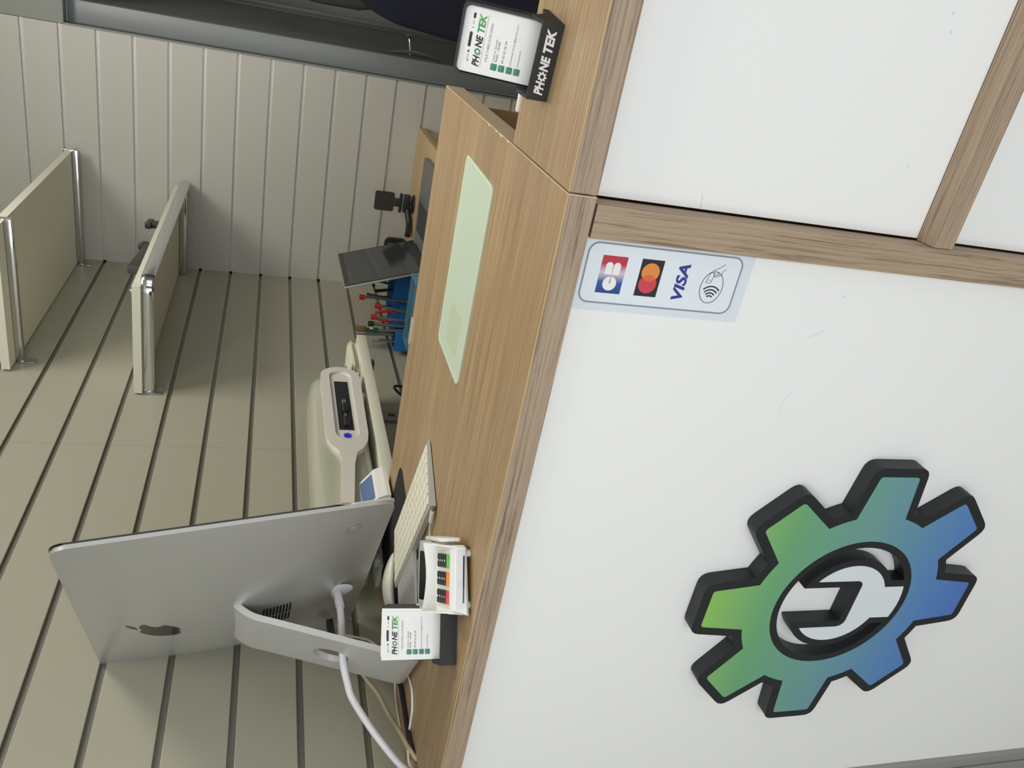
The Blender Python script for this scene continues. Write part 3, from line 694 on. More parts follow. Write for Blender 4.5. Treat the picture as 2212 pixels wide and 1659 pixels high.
# outline resampled so the rings stay even
def resample(P, n):
    P = [Vector(p) for p in P]; L = [0]
    for i in range(len(P)): L.append(L[-1] + (P[(i + 1) % len(P)] - P[i]).length)
    out = []
    for k in range(n):
        d = L[-1] * k / n; i = max(j for j in range(len(P)) if L[j] <= d); f = (d - L[i]) / (L[i + 1] - L[i]); out.append(P[i].lerp(P[(i + 1) % len(P)], f))
    return out
ol = resample(base, 160)
for k in range(NR):
    s = 1 - (k / NR); rings.append([bm.verts.new((cxx + (p.x - cxx) * s, cyy + (p.y - cyy) * s, ET + off_curve(cxx + (p.x - cxx) * s, cyy + (p.y - cyy) * s))) for p in ol])
ctr = bm.verts.new((cxx, cyy, ET + off_curve(cxx, cyy)))
for a, b in zip(rings, rings[1:]):
    for k in range(160): bm.faces.new((a[k], a[(k + 1) % 160], b[(k + 1) % 160], b[k]))
for k in range(160): bm.faces.new((rings[-1][k], rings[-1][(k + 1) % 160], ctr))
fr = [bm.verts.new((p.x, p.y, 0)) for p in ol]
for k in range(160): bm.faces.new((fr[k], fr[(k + 1) % 160], rings[0][(k + 1) % 160], rings[0][k]))
bm.faces.new(fr)
obj('rear_shell', bm, ALU, pc, auto=40)
bm = bmesh.new(); prism(bm, rrect(-PW / 2, PW / 2, 0.068, PH, 0.018, 6), [], -0.0028, -0.0001); obj('screen_glass', bm, GLASSBLK, pc)
bm = bmesh.new(); prism(bm, rrect(-PW / 2, PW / 2, 0, 0.0675, 0.010, 4), [], -0.0024, -0.0001); obj('chin', bm, ALUS, pc)
def lift(bm, vs, d):
    for v in vs: v.co.z += ET + off_curve(v.co.x, v.co.y) + d
def decal(name, outs, m, x, y, d0=0.0002, d1=0.0006, sc=1.0):
    bm = bmesh.new()
    for P in outs:
        Q = [(x + p[0] * sc, y + p[1] * sc) for p in P]; vs = prism(bm, Q, [], d0, d1); lift(bm, vs, 0)
    return obj(name, bm, m, pc)
# apple mark: body with a bite on the right, and leaf
def spl(pts, n=6):
    P = [Vector(p) for p in pts]; N = len(P); out = []
    for i in range(N):
        a, b, c, d = P[i - 1], P[i], P[(i + 1) % N], P[(i + 2) % N]
        for s in range(n):
            t = s / n; q = 0.5 * ((2 * b) + (c - a) * t + (2 * a - 5 * b + 4 * c - d) * t * t + (3 * b - a - 3 * c + d) * t ** 3); out.append((q.x, q.y))
    return out
apple = spl([(0, 26), (12, 30), (24, 25), (27, 20), (20, 12), (18, 2), (24, -7), (29, -10), (24, -22), (14, -34), (6, -35), (0, -33), (-7, -35), (-15, -34), (-26, -20), (-31, -2), (-29, 14), (-20, 27), (-10, 30)], 5)
leaf = spl([(-1, 33), (1, 42), (8, 49), (14, 51), (13, 43), (7, 36)], 4)
decal('apple_mark', [apple, leaf], mat('dark_mirror_mark', (70, 70, 68), 0.15, 0.9), 0.006, 0.337, sc=0.00088)
slots = []
for r in range(2):
    for c in range(9):
        x0 = -0.019 + r * 0.040; y0 = 0.141 + c * 0.0051
        slots.append([(x0, y0), (x0 + 0.034, y0), (x0 + 0.034, y0 + 0.0027), (x0, y0 + 0.0027)])
decal('vent_slots', slots, mat('vent_black', (16, 16, 16), 0.8), 0.0, 0.0)
decal('power_button_ring', [circ(0, 0, 0.0125, 32)], mat('slightly_darker_aluminium', (184, 184, 182), 0.38, 0.6), 0.231, 0.057)
decal('power_button', [circ(0, 0, 0.0060, 24)], mat('pale_button_aluminium', (200, 200, 198), 0.38, 0.6), 0.231, 0.057, 0.0006, 0.0010)
# stand: bent metal strap with a round cable hole
sp_ = [(0.070, 1.490), (0.088, 1.487), (0.100, 1.475), (0.1105, 1.457), (0.1203, 1.425), (0.1371, 1.370), (0.1558, 1.309), (0.1695, 1.264), (0.179, 1.233), (0.183, 1.2155), (0.178, 1.2045), (0.165, 1.2001), (0.10, 1.2001), (0.02, 1.2001), (-0.045, 1.2001)]
SPC = []
E_ = [Vector(p) for p in sp_]; E_ = [E_[0] * 2 - E_[1]] + E_ + [E_[-1] * 2 - E_[-2]]
for i in range(1, len(E_) - 2):
    for s in range(5):
        t = s / 5; a, b, c, d = E_[i - 1], E_[i], E_[i + 1], E_[i + 2]
        SPC.append(0.5 * ((2 * b) + (c - a) * t + (2 * a - 5 * b + 4 * c - d) * t * t + (3 * b - a - 3 * c + d) * t ** 3))
SPC.append(Vector(sp_[-1]))
a0, a1, th_ = -0.060, 0.090, 0.0095
lo, hi = [], []
for i, q in enumerate(SPC):
    t = (SPC[min(i + 1, len(SPC) - 1)] - SPC[max(i - 1, 0)]).normalized(); nn = Vector((t.y, -t.x))
    if nn.x > 0 and i < 6: pass
    hi.append(q); lo.append(q + nn * th_)
# make sure the inner side lies towards the screen / above the counter
if (lo[30] - hi[30]).x > 0: lo = [q * 2 - l for q, l in zip(hi, lo)]
bm = bmesh.new(); prism(bm, [tuple(p) for p in hi] + [tuple(p) for p in lo[::-1]], [], a0, a1)
Winv = pc.matrix_world.inverted()
bh = -n_
def sw(d, z, a): return Vector((PC0.x, PC0.y, 0)) + bh * d + r_ * a + Vector((0, 0, z))
for v in bm.verts:
    d, z, a = v.co; v.co = Winv @ sw(d, max(z, 1.2003), a)
std = obj('stand', bm, ALUS, pc)
hc = sw(0.1465, 1.335, 0.008); tdir = (sw(0.157, 1.309, 0) - sw(0.138, 1.370, 0)).normalized(); ndir = r_.cross(tdir).normalized()
cb_ = bmesh.new()
Mh = Matrix(((r_.x, tdir.x, ndir.x, hc.x), (r_.y, tdir.y, ndir.y, hc.y), (r_.z, tdir.z, ndir.z, hc.z), (0, 0, 0, 1)))
prism(cb_, circ(0, 0, 0.029, 40), [], -0.03, 0.03, Winv @ Mh)
cut = obj('cutter', cb_, ALUS, pc)
md = std.modifiers.new('hole', 'BOOLEAN'); md.object = cut; md.operation = 'DIFFERENCE'; md.solver = 'EXACT'
bpy.context.view_layer.update()
dg = bpy.context.evaluated_depsgraph_get(); nm = bpy.data.meshes.new_from_object(std.evaluated_get(dg))
std.modifiers.clear(); std.data = nm
for p in nm.polygons: p.use_smooth = True
nm.set_sharp_from_angle(angle=math.radians(30))
bpy.data.objects.remove(cut)
bm = bmesh.new(); vs = prism(bm, [(-0.060, 0.2225), (0.088, 0.2225), (0.088, 0.2250), (-0.060, 0.2250)], [], 0.0002, 0.0016); lift(bm, vs, 0); obj('stand_slot', bm, BLACK, pc)

# cables behind the computer
pcd = thing('power_cord', 'thick white power cord running from the computer through its stand', 'cable', (0, 0, 0))
W = pc.matrix_world
dpx, dpy = 0.017, 0.063
dz = ET + off_curve(dpx, dpy)
bm = bmesh.new(); lathe(bm, [(0.0270, dz - 0.001), (0.0270, dz + 0.0012), (0.0240, dz + 0.0026), (0.008, dz + 0.0034)], 40, W @ Matrix.Translation((dpx, dpy, 0))); obj('plug_disc', bm, mat('cool_white_cord', (226, 226, 230), 0.35), pcd, auto=40)
P0 = W @ Vector((dpx, dpy, dz + 0.002)); P1 = Vector((-0.7900, 0.2985, 1.3213))
tube('strain_relief', [P0, P1], 0.0072, MATS['cool_white_cord'], pcd, 16, 1)
tube('cord', [P0.lerp(P1, 0.9), (-0.805, 0.280, 1.3195), (-0.822, 0.260, 1.3185), (-0.836, 0.243, 1.317), (-0.849, 0.228, 1.315), (-0.870, 0.213, 1.308), (-0.889, 0.200, 1.300), (-0.921, 0.180, 1.276), (-0.948, 0.160, 1.251), (-0.979, 0.136, 1.217), (-0.984, 0.118, 1.190), (-0.980, 0.110, 1.12)], 0.0058, MATS['cool_white_cord'], pcd, 16, 6)
hd = thing('display_plug', 'black cable plug pushed into the lower back of the computer', 'plug', (0, 0, 0))
q = W @ Vector((-0.180, 0.054, ET + off_curve(-0.180, 0.054) + 0.0045))
bx('plug_body', -0.010, 0.010, -0.006, 0.006, 0.0, 0.034, BLACK, hd, 0.002, 2, M=Matrix.Translation(q) @ W.to_3x3().to_4x4())
bx('metal_tip', -0.0085, 0.0085, -0.0045, 0.0045, -0.004, 0.0, STEEL, hd, 0.0, 2, M=Matrix.Translation(q) @ W.to_3x3().to_4x4())
q2 = q + nb * 0.034
tube('cord', [q2, q2 + nb * 0.02 + Vector((0, 0, -0.006)), (-0.950, 0.37, 1.285), (-0.955, 0.33, 1.24), (-0.945, 0.28, 1.209), (-0.949, 0.235, 1.2046), (-0.950, 0.185, 1.2046), (-0.941, 0.145, 1.2052), (-0.948, 0.118, 1.196), (-0.960, 0.11, 1.15)], 0.0042, mat('black_rubber_cable', (36, 38, 40), 0.45), hd, 12, 6)
o_ = tube('data_cable', [(-1.010, 0.44, 1.215), (-0.995, 0.385, 1.262), (-0.985, 0.355, 1.270), (-0.983, 0.32, 1.256), (-0.980, 0.28, 1.238), (-0.976, 0.24, 1.228), (-0.955, 0.18, 1.216), (-0.940, 0.132, 1.207), (-0.946, 0.114, 1.192), (-0.955, 0.11, 1.15)], 0.0036, mat('beige_cable', (190, 174, 146), 0.5))
tag(o_, 'beige data cable sloping down into the countertop cable hole', 'cable')
o_ = tube('thin_cable', [(-0.895, 0.37, 1.312), (-0.910, 0.36, 1.303), (-0.919, 0.36, 1.279), (-0.931, 0.36, 1.25), (-0.949, 0.34, 1.224), (-0.985, 0.335, 1.2035), (-1.008, 0.31, 1.2022), (-1.012, 0.27, 1.2022), (-1.006, 0.215, 1.2022), (-0.985, 0.165, 1.2022), (-0.978, 0.118, 1.196), (-0.975, 0.11, 1.16)], 0.0020, mat('cream_cable', (214, 212, 196), 0.4))
tag(o_, 'thin cream cable nearest the left wall behind the computer stand', 'cable')
o_ = tube('thin_cable', [(-0.900, 0.285, 1.2022), (-0.892, 0.24, 1.2022), (-0.886, 0.205, 1.2022), (-0.905, 0.182, 1.2022), (-0.932, 0.178, 1.2022), (-0.968, 0.170, 1.2022), (-0.985, 0.13, 1.2016), (-0.985, 0.11, 1.18)], 0.0021, WHITEP)
tag(o_, 'thin white cable curling out beside the black one at the stand foot', 'cable')
# ------------------------------------------------------------------ slatwall shelves
def shelf(label, x1, y0, y1, z, rail=False):
    t = thing('wall_shelf', label, 'shelf', (LX, y0, z), group='shelves hung on the slatted walls')
    D = x1 - LX
    bm = bmesh.new(); box(bm, 0.006, D, 0, y1 - y0, 0, 0.021); o = obj('shelf_board', bm, CREAM, t)
    for i, yy in enumerate((0.055, y1 - y0 - 0.060)):
        if rail: continue
        bm = bmesh.new()
        box(bm, 0.002, D + 0.006, yy, yy + 0.020, -0.019, -0.001, None, 0.0015)
        box(bm, D - 0.002, D + 0.006, yy, yy + 0.020, -0.004, 0.026, None, 0.0015)
        a = obj('bracket_arm', bm, CHROME, t, auto=40)
        bx('wall_plate', 0.0005, 0.004, yy - 0.004, yy + 0.024, -0.048, 0.004, STEEL, t, 0.0008)
    return t, D
sA, DA = shelf('upper cream wall shelf with two chrome bracket arms in the corner', -0.613, 1.495, 2.400, 2.1165)
sB, DB_ = shelf('lower cream wall shelf with a rounded chrome rail around it in the corner', -0.700, 1.395, 2.398, 1.772, True)
# chrome rail of the lower shelf: oval bar that runs out from the wall, round the corner and along the front
bm = bmesh.new()
Rr = 0.030; yb = 0.020; pr = [(0.002, yb), (DB_ - Rr - 0.02, yb)]
for k in range(9):
    a = -PI / 2 + (PI / 2) * k / 8; pr.append((DB_ + 0.004 - Rr + Rr * math.cos(a), yb + Rr + Rr * math.sin(a)))
pr.append((DB_ + 0.004, 0.995)); pr = [(x + (0.006 if x > DB_ - 0.001 else 0), y) for x, y in pr]
rows = []
for i, p in enumerate(pr):
    a, b = Vector(pr[max(i - 1, 0)]), Vector(pr[min(i + 1, len(pr) - 1)]); d = (b - a).normalized(); nn = Vector((d.y, -d.x))
    ring = []
    for k in range(16):
        an = 2 * PI * k / 16; u = 0.0075 * (abs(math.cos(an)) ** 0.7) * math.copysign(1, math.cos(an)); w = 0.0175 * (abs(math.sin(an)) ** 0.55) * math.copysign(1, math.sin(an))
        ring.append(bm.verts.new((p[0] + nn.x * u, p[1] + nn.y * u, -0.0135 + w)))
    rows.append(ring)
for a, b in zip(rows, rows[1:]):
    for k in range(16): bm.faces.new((a[k], a[(k + 1) % 16], b[(k + 1) % 16], b[k]))
bm.faces.new(rows[0][::-1]); bm.faces.new(rows[-1])
obj('chrome_rail', bm, CHROME, sB, auto=50)
bm = bmesh.new(); box(bm, 0.002, DB_ - 0.004, 0.935, 0.965, -0.026, -0.001, None, 0.0015); obj('bracket_arm', bm, CHROME, sB, auto=40)
bx('wall_plate', 0.0005, 0.004, 0.006, 0.052, -0.050, 0.004, STEEL, sB, 0.0008)
bm = bmesh.new(); bmesh.ops.create_uvsphere(bm, u_segments=16, v_segments=10, radius=0.0065, matrix=Matrix.Translation((DB_ - 0.030, 0.040, 0.0265))); obj('end_knob', bm, CHROME, sB, smooth=True)
# tools lying on the lower shelf
zb = 1.793
o_ = bx('dark_bar', -0.012, 0.012, -0.17, 0.17, 0.0, 0.038, mat('dark_olive_plastic', (58, 58, 54), 0.5), None, 0.003, M=Mz((-0.752, 1.75, zb + 0.0004), math.radians(8)))
tag(o_, 'long dark flat bar lying on the lower corner shelf', 'bar')
for i, (x, y, rz, lab) in enumerate(((-0.790, 1.965, 0.25, 'black press tool on the lower shelf standing nearer the long dark bar'), (-0.765, 2.115, 0.15, 'black press tool on the lower shelf standing nearer the back wall'))):
    t = thing('press_tool', lab, 'tool', (x, y, zb), rz=rz, group='black press tools on the lower shelf')
    bx('foot', -0.018, 0.018, -0.035, 0.035, 0.0, 0.010, BLACK, t, 0.002)
    bx('lever', -0.011, 0.011, -0.040, 0.045, 0.040, 0.060, BLACK, t, 0.004)
    bx('column', -0.009, 0.009, -0.030, 0.024, 0.009, 0.042, BLACK, t, 0.001)
    bx('metal_band', -0.0115, 0.0115, -0.034, -0.027, 0.047, 0.056, STEEL, t, 0.001)

# machine shelf on the left wall
t = thing('wall_shelf', 'low cream wall shelf carrying the white cutting machine and papers', 'shelf', (LX, 0.664, 1.180), group='shelves hung on the slatted walls')
bx('shelf_board', 0.003, 0.2215, 0.0, 0.748, 0.0, 0.026, CREAM, t, 0.001)
for yy in (0.03, 0.64):
    bm = bmesh.new(); box(bm, 0.002, 0.19, yy, yy + 0.018, -0.019, -0.001, None, 0.0015); obj('bracket_arm', bm, STEEL, t, auto=40)

# ------------------------------------------------------------------ film cutting machine
mc = thing('film_cutting_machine', 'rounded white film cutting machine with dark slot on the low wall shelf', 'machine', (-0.815, 0, 0))
BODYM = mat('greenish_grey_gloss', (182, 182, 164), 0.18, coat=0.3)
SHELLM = mat('gloss_white_bezel', (226, 222, 212), 0.22)
bm = bmesh.new()
def superbox(bm, x0, x1, y0, y1, z0, z1, ex=0.42, ey=0.5, n=48, m_=24):
    c = Vector(((x0 + x1) / 2, (y0 + y1) / 2, (z0 + z1) / 2)); h = Vector(((x1 - x0) / 2, (y1 - y0) / 2, (z1 - z0) / 2))
    f = lambda v, e: math.copysign(abs(v) ** e, v)
    rings = []
    for i in range(m_ + 1):
        a = -PI / 2 + PI * i / m_; rings.append([bm.verts.new((c.x + h.x * f(math.cos(a), ey) * f(math.cos(2 * PI * k / n), ex), c.y + h.y * f(math.sin(a), ey), c.z + h.z * f(math.cos(a), ey) * f(math.sin(2 * PI * k / n), ex))) for k in range(n)])
    for a, b in zip(rings, rings[1:]):
        for k in range(n): 
            bm.faces.new((a[k], a[(k + 1) % n], b[(k + 1) % n], b[k]))
superbox(bm, -0.165, 0.006, 0.50, 1.222, 1.214, 1.353)
bmesh.ops.remove_doubles(bm, verts=bm.verts, dist=1e-5)
obj('body', bm, BODYM, mc, smooth=True)
YZ = Matrix(((0, 0, 1, 0), (1, 0, 0, 0), (0, 1, 0, 0), (0, 0, 0, 1)))       # drawing (y,z) -> world, extrusion along +x
outer = ([(0.60, 1.300), (0.60, 1.274), (0.74, 1.262), (0.785, 1.254), (0.805, 1.238), (0.835, 1.226), (0.87, 1.222)] + [(1.125, 1.2195)]
         + arc(1.1450, 1.2690, 0.0495, -82, 92, 18) + [(0.865, 1.3180), (0.835, 1.3155), (0.812, 1.306), (0.792, 1.293), (0.76, 1.2895)])
inner = arc(0.868, 1.269, 0.027, 90, 270, 14) + arc(1.143, 1.2695, 0.0275, -90, 90, 14)
bm = bmesh.new(); prism(bm, outer, [inner], 0.000, 0.0165, YZ)
obj('front_bezel', bm, SHELLM, mc)
inner2 = arc(0.868, 1.269, 0.027, 90, 270, 14) + arc(1.143, 1.2695, 0.0275, -90, 90, 14)
bm = bmesh.new(); prism(bm, inner2, [], 0.0095, 0.0112, YZ); obj('recess_face', bm, SHELLM, mc)
bm = bmesh.new(); prism(bm, [(0.886, 1.252), (1.122, 1.252), (1.122, 1.286), (0.886, 1.286)], [], 0.0113, 0.0118, YZ); obj('dark_slot', bm, mat('slot_dark', (40, 42, 44), 0.4), mc)
for (ya, yb_, rr, mm_) in ((0.898, 0.935, 0.0075, BLACK), (0.935, 0.965, 0.003, CHROME), (0.965, 1.000, 0.0075, BLACK), (1.000, 1.022, 0.005, CHROME)):
    tube('roller', [(0.012, ya, 1.268), (0.012, yb_, 1.268)], rr, mm_, mc, 16, 1)
bm = bmesh.new(); prism(bm, circ(0.861, 1.2690, 0.0105, 28, 0.0090), [circ(0.861, 1.2690, 0.0065, 28, 0.0055)], 0.0113, 0.0125, YZ)
obj('start_button_ring', bm, mat('blue_light_ring', (48, 36, 200), 0.4, emit=0.6), mc)
bm = bmesh.new(); prism(bm, circ(0.861, 1.2690, 0.0064, 28, 0.0054), [], 0.0113, 0.0122, YZ); obj('start_button', bm, mat('button_grey', (70, 66, 100), 0.4), mc)
for yy in (0.60, 1.10):
    bx('foot', -0.03, -0.010, yy - 0.012, yy + 0.012, 1.2062, 1.222, WHITEP, mc, 0.003)
    bx('foot', -0.14, -0.12, yy - 0.012, yy + 0.012, 1.2062, 1.222, WHITEP, mc, 0.003)

# small reader with blue screen at the near end of the shelf
rd = thing('touch_controller', 'small white controller with slanted blue screen beside the cutting machine', 'controller', (-0.7935, 0.634, 1.2064), rz=math.radians(0))
bm = bmesh.new()
prism(bm, [(-0.026, 0.0), (0.026, 0.0), (0.026, 0.008), (0.019, 0.024), (-0.019, 0.052), (-0.026, 0.050)], [], -0.050, 0.050, Matrix(((1, 0, 0, 0), (0, 0, 1, 0), (0, 1, 0, 0), (0, 0, 0, 1))))
obj('housing', bm, WHITEP, rd)
an = math.atan2(0.028, 0.038)
RB = Matrix.Translation((0.019, 0, 0.024)) @ Matrix.Rotation(an, 4, 'Y')
bm = bmesh.new(); box(bm, -0.042, -0.008, -0.041, 0.041, -0.001, 0.0008, RB); obj('blue_screen', bm, mat('dusky_blue_screen', (92, 112, 150), 0.25, emit=0.12), rd)
bx('side_slot', -0.012, 0.014, 0.0495, 0.0508, 0.014, 0.017, BLACK, rd)

# papers at the far end of the shelf
for i in range(7):
    bm = bmesh.new(); box(bm, -0.055, 0.052, -0.075, 0.075, 0, 0.0036, Mz((0.0, 0.0, 0.0), random.uniform(-0.12, 0.12)))
    o_ = obj('folded_leaflet', bm, mat('cream_paper', (230, 228, 206), 0.6)); o_.location = (-0.872 + random.uniform(-0.01, 0.01), 1.318 + random.uniform(-0.012, 0.012), 1.2062 + i * 0.0039)
    tag(o_, 'cream paper leaflet in the pile at the far end of the low shelf', 'leaflet', 'cream leaflets stacked on the low shelf')
bm = bmesh.new(); box(bm, -0.040, 0.040, -0.045, 0.045, 0, 0.007, Mz((0, 0, 0), 0.2)); o_ = obj('teal_booklet', bm, mat('teal_cover', (96, 170, 160), 0.5)); o_.location = (-0.895, 1.285, 1.2340)
tag(o_, 'teal booklet lying on top of the leaflet pile', 'booklet')

# ------------------------------------------------------------------ work bench behind the counter
wb = thing('work_bench', 'light wooden work bench top against the back wall with laptop on it', 'bench', (0, 0, 0))
bx('bench_top', -1.018, -0.371, 1.55, 2.405, 0.908, 0.936, WOODBENCH, wb, 0.0008)
bx('side_panel', -0.400, -0.380, 1.60, 2.39, -0.2, 0.9075, WOODBENCH, wb)
bx('side_panel', -1.010, -0.990, 1.60, 2.39, -0.2, 0.9075, WOODBENCH, wb)

lp = thing('laptop', 'open silver laptop with dark screen on the rear work bench', 'laptop', (-0.712, 1.925, 0.9365), rz=math.radians(2))
bm = bmesh.new(); prism(bm, rrect(0.0, 0.300, -0.178, 0.178, 0.008, 4), [], 0.001, 0.017); obj('base', bm, mat('grey_silver_deck', (128, 132, 134), 0.4, 0.5), lp)
bx('keyboard_area', 0.045, 0.150, -0.150, 0.150, 0.0170, 0.0176, mat('dark_grey_keys', (74, 76, 76), 0.6), lp)
kk = bmesh.new()
for r in range(6):
    for c in range(14):
        box(kk, 0.047 + r * 0.0172, 0.0605 + r * 0.0172, -0.148 + c * 0.0213, -0.1305 + c * 0.0213, 0.0176, 0.0190)
obj('keys', kk, mat('charcoal_key', (60, 62, 62), 0.5), lp)['kind'] = 'stuff'
LT = Matrix.Translation((0.0, 0, 0.017)) @ Matrix.Rotation(math.radians(-17), 4, 'Y')
bm = bmesh.new(); box(bm, -0.007, 0.0, -0.178, 0.178, 0.0, 0.280, LT, 0.002); obj('lid', bm, mat('silver_lid', (186, 188, 188), 0.35, 0.6), lp, auto=40)
bm = bmesh.new(); box(bm, 0.0001, 0.0010, -0.175, 0.175, 0.003, 0.277, LT); obj('screen_bezel', bm, mat('dark_bezel', (40, 42, 42), 0.35), lp)
bm = bmesh.new(); box(bm, 0.0011, 0.0014, -0.166, 0.166, 0.028, 0.260, LT); obj('screen', bm, mat('off_screen_glass', (46, 50, 54), 0.12), lp)
bx('hinge', -0.006, 0.004, -0.12, 0.12, 0.010, 0.022, BLACK, lp, 0.002)

# phone clamp holder
ph = thing('phone_clamp_stand', 'black phone clamp on a folding arm behind the laptop', 'phone stand', (-0.640, 2.30, 0.9365))
bm = bmesh.new(); prism(bm, rrect(-0.036, 0.036, 0.075, 0.148, 0.008, 4), [], -0.004, 0.004, XZ); obj('clamp_plate', bm, mat('dark_olive_black', (48, 48, 44), 0.6), ph)
bx('neck', -0.016, 0.016, -0.005, 0.005, 0.050, 0.076, BLACKM, ph, 0.002)
tube('clamp_knob', [(-0.036, -0.002, 0.050), (0.036, -0.002, 0.050)], 0.006, BLACK, ph, 12, 1)
bx('joint', -0.034, 0.034, -0.012, 0.012, 0.014, 0.040, BLACK, ph, 0.005)
tube('folding_arm', [(-0.02, 0.0, 0.022), (-0.07, -0.03, 0.012), (-0.10, -0.08, 0.020)], 0.012, BLACK, ph, 10, 5)
bm = bmesh.new(); lathe(bm, [(0.035, 0.0), (0.034, 0.006), (0.008, 0.010), (0.007, 0.016)], 28, Matrix.Translation((0, 0, 0.0))); obj('round_base', bm, BLACK, ph, auto=40)
# black and yellow tool case leaning on the wall
tcse = thing('tool_case', 'black and yellow hard tool pouch leaning on the slatted back wall', 'tool case', (-0.820, 2.340, 0.9365), rz=math.radians(0))
bm = bmesh.new(); prism(bm, rrect(-0.100, 0.030, 0.0, 0.088, 0.022, 6), [], 0.0, 0.020, XZ); obj('shell', bm, BLACK, tcse)
bm = bmesh.new(); prism(bm, rrect(-0.095, 0.012, 0.030, 0.080, 0.012, 5), [], 0.020, 0.0215, XZ); obj('grey_insert', bm, mat('mid_grey_insert', (96, 98, 94), 0.5), tcse)
bm = bmesh.new(); prism(bm, rrect(-0.090, -0.005, 0.018, 0.030, 0.003, 3), [], 0.0205, 0.0225, XZ); prism(bm, [(-0.03, 0.0), (0.01, 0.0), (-0.01, 0.024)], [], 0.0205, 0.0225, XZ); obj('yellow_strip', bm, mat('tool_yellow', (216, 170, 40), 0.5), tcse)

# ------------------------------------------------------------------ blue tool organiser with tools
BL = mat('blue_plastic', (36, 110, 178), 0.45); BLL = mat('light_blue_plastic', (96, 140, 160), 0.5)
og = thing('tool_organizer', 'bright blue plastic tool organiser on the rear bench beside the laptop', 'organizer', (-0.90, 1.80, 0.9365))
def openbox(name, x0, x1, y0, y1, z0, z1, m, par, t=0.003):
    bm = bmesh.new(); box(bm, x0, x1, y0, y1, z0, z0 + t)
    box(bm, x0, x0 + t, y0, y1, z0 + t, z1); box(bm, x1 - t, x1, y0, y1, z0 + t, z1); box(bm, x0 + t, x1 - t, y0, y0 + t, z0 + t, z1); box(bm, x0 + t, x1 - t, y1 - t, y1, z0 + t, z1)
    return obj(name, bm, m, par)
openbox('square_bin', -0.100, -0.035, -0.06, 0.00, 0.0, 0.100, BL, og)
openbox('square_bin', -0.034, 0.030, -0.01, 0.05, 0.0, 0.085, BL, og)
openbox('wide_bin', -0.034, 0.120, 0.06, 0.20, 0.0, 0.105, BL, og)
openbox('rear_bin', -0.100, -0.036, 0.02, 0.20, 0.0, 0.095, BL, og)
t = thing('parts_tray', 'light blue parts tray in front of the blue tool organiser', 'tray', (-0.83, 1.665, 0.9365))
openbox('tray', -0.105, 0.125, -0.05, 0.045, 0.0, 0.080, BLL, t, 0.006)
bm = bmesh.new(); prism(bm, circ(-0.045, 0.0, 0.030, 24), [], 0.006, 0.070); obj('dark_cup', bm, mat('dark_cup_grey', (56, 60, 62), 0.5), t)
RED = mat('red_handle', (178, 40, 52), 0.4); GRN = mat('green_handle', (30, 84, 50), 0.4)
def driver(x, y, z0, h, cap, label, lean=(0, 0), grp='precision screwdrivers in the blue organiser'):
    t = thing('precision_screwdriver', label, 'screwdriver', (x, y, z0), group=grp)
    top = Vector((lean[0], lean[1], h))
    tube('shaft', [(0, 0, 0), top * 0.35], 0.0022, STEEL, t, 10, 1)
    tube('handle', [top * 0.35, top * 0.9], 0.0052, STEEL, t, 12, 1)
    bm = bmesh.new(); sweep(bm, [top * 0.9, top * 0.9 + Vector((0, 0, 0.018))], 0.0090, 14, None, 1); obj('cap', bm, cap, t, auto=40)
zf = 0.945
driver(-0.880, 1.775, zf, 0.165, RED, 'screwdriver with red cap nearest the laptop', (0.028, 0))
driver(-0.905, 1.775, zf, 0.175, RED, 'screwdriver with red cap between the laptop side one and the black capped one', (0.010, 0))
driver(-0.925, 1.775, zf, 0.182, BLACK, 'screwdriver with black cap in the row', (0.004, 0))
driver(-0.932, 1.765, zf, 0.165, GRN, 'screwdriver with dark green cap in the row', (-0.004, -0.01))
driver(-0.868, 1.92, zf, 0.205, RED, 'tall screwdriver with red cap behind the blue bins', (-0.02, 0))
def pliers(x, y, z0, c, label, rz):
    t = thing('pliers', label, 'pliers', (x, y, z0), rz=rz, group='pliers in the blue organiser')
    for s in (-1, 1):
        bm = bmesh.new(); sweep(bm, [(0, 0, 0.05), (s * 0.014, 0, 0.085), (s * 0.016, 0, 0.12), (s * 0.008, 0, 0.150)], 0.0052, 10); obj('handle', bm, c, t, auto=40)
    bm = bmesh.new(); sweep(bm, [(0, 0, 0.0), (0, 0, 0.055)], lambda q: 0.003 + 0.005 * q, 10, None, 1); obj('jaws', bm, STEEL, t, auto=40)
pliers(-0.925, 1.86, 0.945, mat('bright_red_grip', (206, 56, 44), 0.4), 'red handled pliers in the blue bins', 0.3)
def tweezer(x, y, h, m, label, lean, w=0.0035):
    t = bmesh.new(); sweep(t, [(0, 0, 0), (lean[0] * .5, lean[1] * .5, h * .5), (lean[0], lean[1], h)], lambda q: w * (0.5 + 0.6 * q), 8, None, 3, flat=0.6)
    o = obj('tweezers', t, m, None, auto=50); o.location = (x, y, 0.942); tag(o, label, 'tweezers', 'tweezers standing in the blue organiser')
tweezer(-0.962, 1.765, 0.180, mat('white_pink_metal', (226, 214, 226), 0.3, 0.2), 'white tweezers leaning in the nearest blue bin', (0.030, 0))
tweezer(-0.950, 1.765, 0.195, GRN, 'dark green tweezers beside the white ones', (0.012, 0), 0.006)
tweezer(-0.975, 1.770, 0.165, STEEL, 'steel tweezers at the outer side of the nearest blue bin', (-0.008, 0))
tweezer(-0.955, 1.785, 0.222, STEEL, 'longest steel tweezers, rising nearest the shelf end', (-0.008, 0), 0.0085)
tweezer(-0.985, 1.78, 0.14, STEEL, 'short steel tweezers by the wall', (0.004, 0), 0.004)
tweezer(-0.850, 1.93, 0.175, STEEL, 'steel tweezers leaning in the rear blue bin', (0.03, 0), 0.006)
tweezer(-0.872, 1.86, 0.190, STEEL, 'broad steel tweezers between the tall red capped screwdriver and the laptop', (0.018, 0), 0.009)
